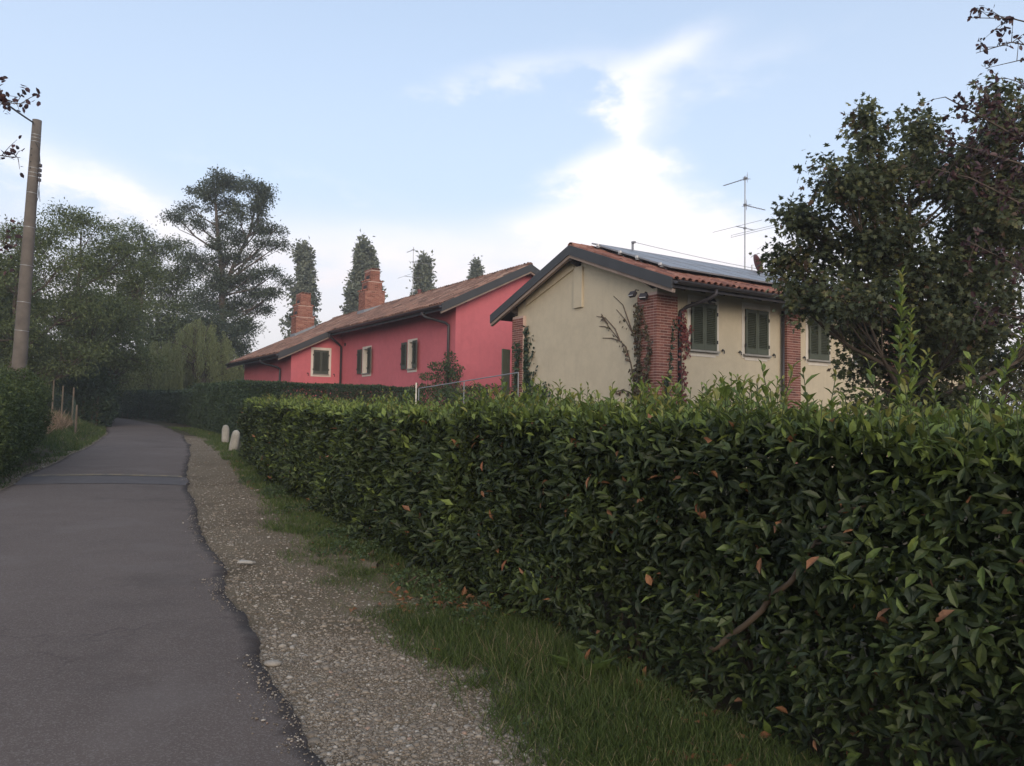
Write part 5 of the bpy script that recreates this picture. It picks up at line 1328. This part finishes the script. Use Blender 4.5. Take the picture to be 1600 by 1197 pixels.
# ------------------------------------------------------------------ ivy and creepers on the cream house
def climber(name, label, strands, lf, mat, stem_mat, rad, out=.03, dens=60, spread=.05):
    """strands in house space: ([(x,y,z)...], leaf density factor)"""
    A = thing(name, label, 'climbing plant', (3.52, 19.0, .30), AZ); w = MB(); P, D, N = [], [], []
    for pts, k in strands:
        pts = np.array(pts, float); pts[:, 2] += Z0; w.tube(pts, np.linspace(rad, rad * .4, len(pts)), 5, caps=False); d = along(pts, 0)
        for s in rng.random(int(d[-1] * dens * k)) * d[-1]:
            p = np.array([np.interp(s, d, pts[:, q]) for q in range(3)]); on_gable = abs(pts[0][0]) < .2
            o = np.array([-1., 0, 0]) if on_gable else np.array([0, -1., 0]); side = rng.normal(size=3) * spread; side -= o * (side @ o); P.append(p + side + o * rng.uniform(.01, .05)); D.append(nz(np.array([0, 0, -.7]) + rng.normal(size=3) * .5 + o * .3)); N.append(nz(o + rng.normal(size=3) * .35))
    w.build('stems', stem_mat, A, smooth=True)
    if P:
        P, D, N = np.array(P), np.array(D), np.array(N); n = len(P); ll = rng.uniform(.7, 1.3, n) * lf
        leaves('leaves', A, P, D, N, ll, ll * .9, np.clip(rng.normal(.45, .25, n), 0, 1), T_ROUND, mat)
gx_ = -.012
def wig(a, b, n=7, amp=.05):
    a, b = np.array(a, float), np.array(b, float); t = np.linspace(0, 1, n)[:, None]; p = a * (1 - t) + b * t; p[1:-1, 1:] += rng.normal(size=(n - 2, 2)) * amp; return [tuple(q) for q in p]
pg = -.115
climber('creeper', 'bare brown creeper fanning over the cream gable beside the brick corner', [
    (wig((pg, .52, 2.0), (pg, .58, 4.5), 9, .03), 1.6), (wig((pg, .40, 2.0), (pg, .48, 4.2), 9, .03), 1.2), (wig((pg, .30, 2.0), (pg, .12, 3.5), 8, .04), 1.5), ([(pg, .12, 3.5), (pg, .28, 3.95), (pg, .42, 4.4)], .6),
    (wig((pg, .55, 2.0), (pg, .45, 3.0), 6, .03), 3.0),
    ([(gx_, .80, 2.55), (gx_, .92, 3.0), (gx_, 1.12, 3.45), (gx_, 1.35, 3.62), (gx_, 1.75, 3.98), (gx_, 2.10, 4.32)], .25), ([(gx_, 1.35, 3.62), (gx_, 1.55, 3.95), (gx_, 1.95, 4.28), (gx_, 2.32, 4.36)], 0), ([(gx_, 1.35, 3.62), (gx_, 1.7, 3.72), (gx_, 2.05, 3.75)], 0), ([(gx_, 1.85, 4.1), (gx_, 2.12, 4.40)], 0),
    ([(gx_, .66, 3.3), (gx_, .85, 3.75), (gx_, 1.15, 4.15), (gx_, 1.5, 4.45)], .1), ([(gx_, .66, 3.45), (gx_, .95, 3.95), (gx_, 1.25, 4.55), (gx_, 1.62, 4.82)], 0), ([(gx_, 1.75, 3.98), (gx_, 1.98, 4.05), (gx_, 2.2, 4.08)], 0),
    ([(gx_, .80, 2.55), (gx_, .78, 2.2), (gx_, .70, 1.8)], .6), ([(gx_, .7, 2.2), (gx_, 1.2, 2.35), (gx_, 1.6, 2.3)], .4)], .075, M['creeper'], M['vine'], .020, dens=70, spread=.05)
climber('red_creeper', 'red leaved creeper climbing the dark downpipe right of the brick corner', [
    ([(.66, -.17, 1.6), (.68, -.17, 2.6), (.66, -.17, 3.4), (.68, -.17, 4.0), (.66, -.17, 4.4)], 1.0), ([(.68, -.17, 3.5), (.66, -.17, 3.75), (.70, -.17, 4.1)], 3.0), ([(.72, -.05, 3.7), (.95, -.03, 3.9), (1.08, -.03, 3.8)], 2.0), ([(.72, -.05, 3.8), (1.05, -.03, 3.6), (1.06, -.03, 3.3)], 1.3), ([(.8, -.05, 1.8), (.84, -.05, 2.6), (.8, -.03, 3.0)], 1.2)], .075, M['redcreeper'], M['vine'], .007, dens=40, spread=.06)
climber('green_creeper', 'thin green creeper strand on the front of the brick corner pillar', [([(.22, pg, 1.6), (.20, pg, 2.3), (.32, pg, 2.9), (.36, pg, 3.4), (.44, pg, 4.1)], 1.0), ([(.20, pg, 1.6), (.22, pg, 2.2), (.18, pg, 2.6)], 2.5)], .06, M['ivy'], M['stem'], .007, dens=50, spread=.03)
climber('ivy', 'dark ivy growing up the far brick pillar of the cream gable', [
    (wig((gx_, 5.70, 1.2), (gx_, 5.70, 4.4), 9, .03), 2.2), (wig((gx_, 5.62, 1.2), (gx_, 5.66, 3.7), 8, .04), 3.0), (wig((pg, 6.05, 1.2), (pg, 6.0, 3.9), 8, .04), 2.0), (wig((gx_, 5.45, 1.2), (gx_, 5.55, 2.9), 6, .05), 3.2), (wig((gx_, 5.5, 2.4), (gx_, 5.15, 3.1), 5, .03), .7), (wig((gx_, 5.55, 3.1), (gx_, 5.2, 3.6), 5, .03), .5), (wig((gx_, 5.6, 3.6), (gx_, 5.42, 4.1), 5, .03), .4), (wig((gx_, 5.2, 1.2), (gx_, 5.1, 2.6), 6, .05), 2.6), (wig((gx_, 4.8, 1.2), (gx_, 4.6, 2.6), 6, .05), 2.2), (wig((gx_, 4.95, 1.2), (gx_, 4.85, 2.2), 6, .05), 2.2)], .085, M['ivy'], M['vine'], .010, dens=60, spread=.075)

# ------------------------------------------------------------------ pole, cable, bollards, fence, rail
px0, py0 = -12.02, 19.0
POLE = thing('utility_pole', 'tall round concrete utility pole leaning slightly right behind the field hedge', 'utility pole', (px0, py0, zat(px0, py0)))
pz = zat(px0, py0); top = np.array([-11.83 - px0, 0, 8.764 - pz]); bot = np.array([-.055, 0, -.1])
pt = lambda h: bot + (top - bot) * ((h - bot[2]) / (top[2] - bot[2]))
prad = lambda h: .182 + (.103 - .182) * h / top[2]
b = MB(); b.tube([tuple(pt(h)) for h in np.linspace(-.1, top[2], 9)], [prad(h) for h in np.linspace(-.1, top[2], 9)], 20); b.build('pole_shaft', M['concrete'], POLE, smooth=True)
for h in (7.75, 7.67, 7.58, 6.92, 6.80, 6.70, 6.3, 5.45, 4.5, 3.6, 2.9):
    if h < top[2]: b = MB(); b.tube([tuple(pt(h - .012) + np.array([0, 0, .015])), tuple(pt(h + .012))], prad(h) + .004, 20); b.build('strap', M['galv'], POLE)
b = MB()
for h in np.arange(6.9, 7.5, .16): p = pt(h); b.box((p[0] - .01, p[1] - prad(h), p[2]), (.022, .02, .03))
b.build('bolt_holes', M['iron'], POLE)
b = MB(); p = pt(6.95); r_ = prad(6.9)
b.tube([tuple(pt(7.6) + np.array([.02, -.1, 0])), tuple(pt(7.4) + np.array([r_ + .02, -.05, 0])), tuple(pt(7.1) + np.array([r_ + .03, 0, 0]))], .010, 6)
b.tube([tuple(pt(7.1) + np.array([r_ + .03, 0, 0])), tuple(pt(6.6) + np.array([r_ + .05, 0, 0])), tuple(pt(6.2) + np.array([r_ + .06, -.02, 0])), tuple(pt(6.05) + np.array([r_ + .02, -.02, 0]))], .008, 6)
b.tube([tuple(pt(6.5) + np.array([r_ + .04, 0, 0])), tuple(pt(6.1) + np.array([r_ + .10, 0, 0]))], .007, 6); b.build('cable_tail', M['cable'], POLE)
for dz in (0, -.12, -.24, -.36): b = MB(); q = pt(7.0 + dz); b.box((q[0] + r_ + .045, q[1], q[2]), (.06, .07, .08)); b.build('insulator', M['gutter'], POLE, bev=.01)
t_ = pt(top[2] - .06) + np.array([px0 - .09, py0, pz]); e_ = np.array([-6.6, 7.0, 6.4])
b = MB(); b.tube([tuple(t_ * (1 - q) + e_ * q - np.array([0, 0, .25 * math.sin(math.pi * q)])) for q in np.linspace(0, 1, 14)], .02, 6)
b.tube([tuple(e_), (-3.0, -3.2, 6.6)], .013, 6)
tag(b.build('overhead_cable', M['cable']), 'black overhead cable running from the concrete pole top to the left', 'cable')

for x, y, tilt, lab in ((-9.93, 27.2, .0, 'upright pale stone bollard at the edge of the grass'), (-8.28, 23.3, .16, 'leaning pale stone bollard half hidden by the laurel hedge')):
    z = zat(x, y); B_ = thing('stone_bollard', lab, 'bollard', (x, y, z), 0, 'stone bollards at the hedge end'); B_.rotation_euler = (0, tilt, 0); B_.scale = (.9, .9, .9)
    b = MB(); b.lathe([(.14, -.1), (.142, .2), (.138, .5), (.132, .58), (.112, .66), (.07, .715), (.02, .735)], n=18); o = b.build('bollard_stone', M['bollard'], B_, smooth=True)

FN = thing('wire_fence', 'green wire fence with weathered wooden posts above the dry grass', 'fence')
fp = [(-15.05, 27.0), (-16.3, 29.0), (-17.85, 31.0), (-19.4, 33.0), (-21.0, 35.0), (-22.8, 37.2)]
for i, (x, y) in enumerate(fp):
    z = zat(x, y); b = MB(); h = (1.05, 1.52, 1.42, 1.4, 1.45, 1.4)[i]; b.tube([(x, y, z - .2), (x + .02, y, z + h * .5), (x + .03, y, z + h)], [.036, .035, .03], 7); b.build('post', M['post'], FN)
b = MB()
for (xa, ya_), (xb, yb2) in zip(fp[:-1], fp[1:]):
    za_, zb_ = zat(xa, ya_), zat(xb, yb2)
    for h in np.arange(.1, 1.25, .12): b.tube([(xa, ya_, za_ + h), (xb, yb2, zb_ + h)], .0022, 3, caps=False)
    for t in np.linspace(0, 1, 16)[1:-1]: x, y, z = xa + (xb - xa) * t, ya_ + (yb2 - ya_) * t, za_ + (zb_ - za_) * t; b.tube([(x, y, z + .08), (x, y, z + 1.2)], .0022, 3, caps=False)
b.build('wire_mesh', M['net'], FN, kind='stuff')

HR = thing('handrail', 'grey metal handrail rising behind the hedge between the two houses', 'handrail')
r0, r1 = np.array([-3.22, 27.0, 2.56]), np.array([.18, 22.5, 2.90])
b = MB(); b.tube([r0, r1], .018, 7); b.build('top_rail', M['lead'], HR)
for t in (0, .5, 1):
    p = r0 + (r1 - r0) * t; b = MB(); b.tube([(p[0], p[1], p[2]), (p[0], p[1], zat(p[0], p[1]) - .1)], .018, 7); b.build('rail_post', M['galv'], HR)
b = MB(); z = zat(-3.3, 26.5)
for i in range(12): b.box((-3.25, 26.5, z + .1 + i * .19), (.035 + .01 * (i % 2), .035 + .01 * (i % 2), .19))
tag(b.build('marker_stake', M['trim']), 'slim white stake standing beside the lower end of the handrail', 'stake')

# ------------------------------------------------------------------ pebbles, grass, litter
ico_v = None
def ico():
    t = (1 + 5 ** .5) / 2
    v = nz(np.array([(-1, t, 0), (1, t, 0), (-1, -t, 0), (1, -t, 0), (0, -1, t), (0, 1, t), (0, -1, -t), (0, 1, -t), (t, 0, -1), (t, 0, 1), (-t, 0, -1), (-t, 0, 1)], float))
    f = np.array([(0, 11, 5), (0, 5, 1), (0, 1, 7), (0, 7, 10), (0, 10, 11), (1, 5, 9), (5, 11, 4), (11, 10, 2), (10, 7, 6), (7, 1, 8), (3, 9, 4), (3, 4, 2), (3, 2, 6), (3, 6, 8), (3, 8, 9), (4, 9, 5), (2, 4, 11), (6, 2, 10), (8, 6, 7), (9, 8, 1)])
    return v, f
IV, IF = ico()
def smooth_ico():
    v, f = IV, IF; cache = {}; vs = list(v); nf = []
    def mid(a, b):
        k = (min(a, b), max(a, b))
        if k not in cache: vs.append(nz(((vs[a] + vs[b]) / 2)[None])[0]); cache[k] = len(vs) - 1
        return cache[k]
    for a, b, c in f: p, q, r = mid(a, b), mid(b, c), mid(c, a); nf += [(a, p, r), (p, b, q), (r, q, c), (p, q, r)]
    return np.array(vs), np.array(nf)
def pebble_pos(A, B, n, s0, s1, bias=1.0):
    i = (s0 + (s1 - s0) * rng.random(n) ** bias) * (len(A) - 1); t = rng.random(n) if A is not GA else 1 - rng.random(n) ** .72; k = np.arange(len(A))
    a = np.stack([np.interp(i, k, A[:, q]) for q in range(2)], 1); c = np.stack([np.interp(i, k, B[:, q]) for q in range(2)], 1)
    return a + (c - a) * t[:, None], t
def pebbles(name, parent, P, sz, tn, singles=0):
    n = len(P); z = gz(P[:, 0], P[:, 1]) + .004 + vnoise(P[:, 0], P[:, 1], 2) * .022 + vnoise(P[:, 0], P[:, 1], 9) * .011 + sz * .10
    dims = sz[:, None] * rng.uniform(.6, 1.2, (n, 3)) * np.array([1, 1, .6]); a = rng.random(n) * 6.28; ca, sa = np.cos(a), np.sin(a)
    rest = np.ones(n, bool)
    if singles:
        x, y, d = pix(np.concatenate([P, z[:, None]], 1)); sc = np.where((x > 0) & (x < 1600) & (y < 1197), sz / d, 0); pick = np.argsort(-sc)[:singles]; rest[pick] = False
        sv, sf = smooth_ico(); pro = []
        for t in np.linspace(.05, .99, 10):
            vv = sv * (1 + .22 * vnoise(sv[:, 0] * 1.3 + t * 50, sv[:, 1] * 1.3 + sv[:, 2] * 2, 1.0))[:, None]
            pro.append(raw_mesh('pebble', vv, sf.ravel(), np.arange(len(sf)) * 3, np.full(len(sf), 3), M['pebble'], np.full(len(sf), t), smooth=True))
        for q in pick:
            o = bpy.data.objects.new('pebble', pro[min(9, int(tn[q] * 10))]); COL.objects.link(o); o.parent = parent; o.location = (P[q, 0], P[q, 1], z[q]); o.scale = dims[q]; o.rotation_euler = (0, 0, a[q])
    P, z, dims, ca, sa, tn = P[rest], z[rest], dims[rest], ca[rest], sa[rest], tn[rest]; n = len(P)
    v = IV[None] * (1 + rng.normal(size=(n, 12)) * .13)[..., None] * dims[:, None, :]
    x = v[..., 0] * ca[:, None] - v[..., 1] * sa[:, None]; y = v[..., 0] * sa[:, None] + v[..., 1] * ca[:, None]
    v = np.stack([x + P[:, None, 0], y + P[:, None, 1], v[..., 2] + z[:, None]], -1).reshape(-1, 3)
    f = (IF[None] + (np.arange(n) * 12)[:, None, None]).reshape(-1, 3)
    return link_mesh(name, raw_mesh(name, v, f.ravel(), np.arange(len(f)) * 3, np.full(len(f), 3), M['pebble'], np.repeat(tn, 20), smooth=True), parent, kind='stuff')
# the shoulder runs along index 0..1; the camera sees from about .2 on
P_, t_ = pebble_pos(GA, GB, 36000, .21, .47, 1.25); n = len(P_)
pebbles('pebbles', gravel, P_, np.clip(rng.lognormal(-5.25, .45, n), .0028, .030), np.clip(rng.beta(2.2, 2.2, n), 0, 1), 280)
P_, t_ = pebble_pos(GA, GB, 14000, .42, .98, 1.1); n = len(P_)
pebbles('pebbles', gravel, P_, np.clip(rng.lognormal(-4.8, .42, n), .005, .035), np.clip(rng.beta(2.2, 2.2, n), 0, 1))
P_, t_ = pebble_pos(LA, LB, 3500, .2, 1.0, 1.0); n = len(P_)
pebbles('pebbles', gravel_l, P_, np.clip(rng.lognormal(-4.2, .4, n), .006, .04), np.clip(rng.beta(2.2, 2.2, n), 0, 1))

kk = rng.integers(60, NR - 60, 2600); tt = np.abs(rng.normal(size=2600)) * .09; Pq = RR[kk] - nz(RR - RL)[kk] * tt[:, None] + rng.normal(size=(2600, 2)) * .02
Pq = Pq[Pq[:, 1] > 2.6]; og = pebbles('grit', gravel, Pq, np.clip(rng.lognormal(-5.4, .4, len(Pq)), .003, .014), rng.random(len(Pq))); og.location.z = .036
def grass(name, P, L, mat, tn, lean=.45, W_=.05, T=T_BLADE, dz=0):
    n = len(P); z = gheight(P[:, 0], P[:, 1]) + dz; P3 = np.concatenate([P, (z + .012)[:, None]], 1)
    D = nz(np.stack([rng.normal(size=n) * lean, rng.normal(size=n) * lean, np.ones(n)], 1)); N = rnd(n); N[:, 2] *= .2
    W2 = np.clip(L * W_, .0018, .0045) * np.clip(np.linalg.norm(P, axis=1) / 6, 1, 4)
    return link_mesh(name, leaf_mesh(name, P3, D, N, L, W2, tn, T, mat), kind='stuff')
# verge between gravel and hedge
VA = by_index(np.array([(-.02, 3.5), (-.28, 4.15), (-.66, 4.85), (-1.15, 5.6), (-1.8, 6.8), (-2.95, 9.1), (-3.8, 11.8), (-5.1, 14.8), (-7.0, 19.2), (-9.5, 24.6), (-11.5, 29.0), (-14.2, 34.0), (-17.5, 39.5)]), 200)
VB = by_index(np.array([(1.6, 3.4), (1.0, 4.3), (.45, 5.2), (.0, 6.1), (-.7, 7.3), (-1.75, 9.3), (-3.0, 11.9), (-4.5, 15.0), (-6.4, 19.2), (-8.6, 24.4), (-10.2, 29.0), (-12.6, 33.6), (-15.6, 38.6)]), 200)
def verge(n, s0, s1, pw=1.0):
    P, t = pebble_pos(VA, VB, n, s0, s1, pw); clump = vnoise(P[:, 0], P[:, 1], 2.2) + vnoise(P[:, 0] + 7, P[:, 1], 6) * .6
    keep = rng.random(n) < np.clip(.55 + 1.5 * clump + .55 * (t - .35), .05, 1) * np.clip(t * 2.6, .02, 1); return P[keep], t[keep], clump[keep]
P, t, c = verge(90000, 0, .45, 1.15); tall = np.clip(1.2 - np.hypot(P[:, 0] - .15, P[:, 1] - 4.75) / 1.2, 0, 1)
grass('grass', P, rng.uniform(.02, .062, len(P)) * (1 + .9 * np.clip(c, 0, 1)) + tall * rng.uniform(0, .16, len(P)), M['grass'], np.clip(rng.normal(.42, .2, len(P)) + (rng.random(len(P)) < .12) * .5 - c * .15, 0, 1), .6, dz=.022)
P, t, c = verge(60000, .35, 1.0, 1.0); grass('grass', P, rng.uniform(.03, .10, len(P)), M['grass'], np.clip(rng.normal(.5, .2, len(P)), 0, 1), .5, dz=.02)
# tufts on the gravel
q, t = pebble_pos(GA, GB, 40, .22, .5, 1); tuft = np.concatenate([q[i] + rng.normal(size=(60, 2)) * rng.uniform(.03, .12) for i in range(40) if t[i] > .45])
grass('grass', tuft, rng.uniform(.02, .07, len(tuft)), M['grass'], np.clip(rng.normal(.45, .2, len(tuft)), 0, 1), .6)
sd_ = np.array([.05, 4.85]) + rng.normal(size=(70, 2)) * np.array([.12, .14])
grass('dry_grass', sd_, rng.uniform(.10, .24, 70), M['straw'], rng.random(70), .4, .02)
# left bank
def bankpts(n, i0, i1, d0, d1):
    i = rng.uniform(i0, i1, n); k = np.arange(NR); a = np.stack([np.interp(i / 18 * (NR - 1), k, RL[:, q]) for q in range(2)], 1); c = np.stack([np.interp(i / 18 * (NR - 1), k, RR[:, q]) for q in range(2)], 1)
    o = nz(a - c); return a + o * rng.uniform(d0, d1, n)[:, None]
P = bankpts(30000, 8.2, 11, .1, 2.6); ok = rng.random(len(P)) < np.clip(.6 + 1.5 * vnoise(P[:, 0], P[:, 1], 1.5), .1, 1); P = P[ok]
grass('grass', P, rng.uniform(.04, .13, len(P)), M['grass'], np.clip(rng.normal(.5, .22, len(P)), 0, 1), .5)
P = bankpts(42000, 10.8, 14.5, .1, 3.6); grass('grass', P, rng.uniform(.06, .20, len(P)), M['grass'], np.clip(rng.normal(.55, .22, len(P)), 0, 1), .5)
P = np.concatenate([np.array([-15.5, 26.9]) + rng.normal(size=(9000, 2)) * np.array([1.0, 2.2]), np.array([-13.3, 22.6]) + rng.normal(size=(4200, 2)) * np.array([.5, 1.2])])
P = P[bank(P[:, 0], P[:, 1]) > .35]
grass('dry_grass', P, rng.uniform(.12, .5, len(P)) * (.5 + .9 * rng.random(len(P))), M['straw'], rng.random(len(P)), .5, .02)
P = bankpts(7000, 14.0, 16.2, .3, 3.0); grass('grass', P, rng.uniform(.1, .35, len(P)), M['grass'], np.clip(rng.normal(.5, .2, len(P)), 0, 1), .5)
# lawn seen nowhere much, low weeds and a dock plant by the hedge foot
def rosette(name, label, x, y, n, L, Wd, mat, up=.6):
    A = thing(name, label, 'plant', (x, y, zat(x, y)))
    a = np.linspace(0, 6.28, n, endpoint=False) + rng.normal(size=n) * .25; ev = rng.uniform(up * .5, up * 1.6, n)
    D = np.stack([np.cos(a), np.sin(a), ev], 1); N = np.stack([-np.cos(a) * .8, -np.sin(a) * .8, np.ones(n)], 1); ll = L * rng.uniform(.7, 1.15, n)
    Df, Nf, Xf = frames(D, N); me = leaf_mesh('leaf', np.zeros((1, 3)), np.array([[1., 0, 0]]), np.array([[0, 0, 1.]]), 1, 1, np.array([.5]), T_LEAF, mat)
    for i in range(n):
        o = bpy.data.objects.new('leaf', me); COL.objects.link(o); o.parent = A; m = np.eye(4); m[:3, 0] = Df[i] * ll[i]; m[:3, 1] = Xf[i] * Wd * ll[i] / L; m[:3, 2] = Nf[i] * ll[i]; m[:3, 3] = (0, 0, .01); o.matrix_local = Matrix(m.tolist())
rosette('dock_plant', 'broad leaved dock plant in the grass at the hedge foot', .46, 4.62, 8, .26, .07, M['grass'], 1.1)
rosette('weed', 'small rosette weed with pale leaves under the laurel hedge', -.12, 5.65, 12, .13, .04, M['shrub'], .7)
wb_ = []
for i in range(16):
    t = rng.random(); k = rng.integers(4, 8); q = np.array(LAU[k]) * (1 - t) + np.array(LAU[k + 1]) * t; wb_.append((q[0] - rng.uniform(.1, .35), q[1] - .1, .05, rng.uniform(.12, .28), rng.uniform(.12, .25), rng.uniform(.07, .16)))
for i in range(46):
    k = rng.integers(4, 150); t = rng.uniform(.2, 1.0); q = VA[k] * (1 - t) + VB[k] * t; wb_.append((q[0], q[1], .02, rng.uniform(.05, .16), rng.uniform(.05, .16), rng.uniform(.03, .07)))
W_ = bushy('ground_cover', 'low leafy weeds along the foot of the laurel hedge', 'weeds', wb_, 900, .035, M['shrub'], (.4, .2)); W_['kind'] = 'stuff'
# fallen brown leaves along the hedge foot
n = 260; k = rng.integers(0, 199, n); P = VB[k] + rng.normal(size=(n, 2)) * .22 + np.array([-.15, -.1]); near_ = np.array([-.45, 6.25]) + rng.normal(size=(110, 2)) * np.array([.28, .22]); P = np.concatenate([P, near_, np.array([.8, 3.75]) + rng.normal(size=(60, 2)) * .22]); n = len(P)
z = gheight(P[:, 0], P[:, 1]) + .05
Dl = rng.normal(size=(n, 3)); Dl[:, 2] *= .3
link_mesh('fallen_leaves', leaf_mesh('fallen_leaves', np.concatenate([P, z[:, None]], 1), Dl, nz(rng.normal(size=(n, 3)) * .35 + np.array([0, 0, 1.])), rng.uniform(.05, .10, n), rng.uniform(.025, .045, n), rng.random(n), T_LEAF, M['dryleaf']), kind='stuff')
# crushed scrap of pale plastic on the gravel
b = MB(); x, y = -2.52, 7.55; z = float(gz(x, y)) + .03
b.hexa([(x - .13, y - .03, z - .02), (x + .10, y - .05, z - .02), (x + .14, y + .03, z - .02), (x - .10, y + .05, z - .02)], [(x - .11, y - .02, z + .005), (x + .09, y - .04, z + .02), (x + .12, y + .02, z + .0), (x - .08, y + .04, z + .025)])
b.v[-1] = (b.v[-1] - [x, y, z]) * .7 + [x, y, z]; tag(b.build('plastic_scrap', M['stone'], bev=.006), 'crushed pale plastic scrap lying on the gravel shoulder', 'litter')
b = MB(); x, y = -1.5, 4.98; z = float(gz(x, y)) + .02
sv, sf = smooth_ico(); b.add(sv * np.array([.055, .042, .018]) + np.array([0, 0, 0]), [tuple(q) for q in sf], .8); o = b.build('cobble', M['pebble'], gravel, (-1.40, 4.72, float(gz(-1.4, 4.72)) + .022), smooth=True)
update()
print('objects', len(bpy.data.objects), 'tris', sum(sum(len(p.vertices) - 2 for p in m.polygons) if len(m.polygons) < 2000 else len(m.polygons) * 1 for m in bpy.data.meshes))
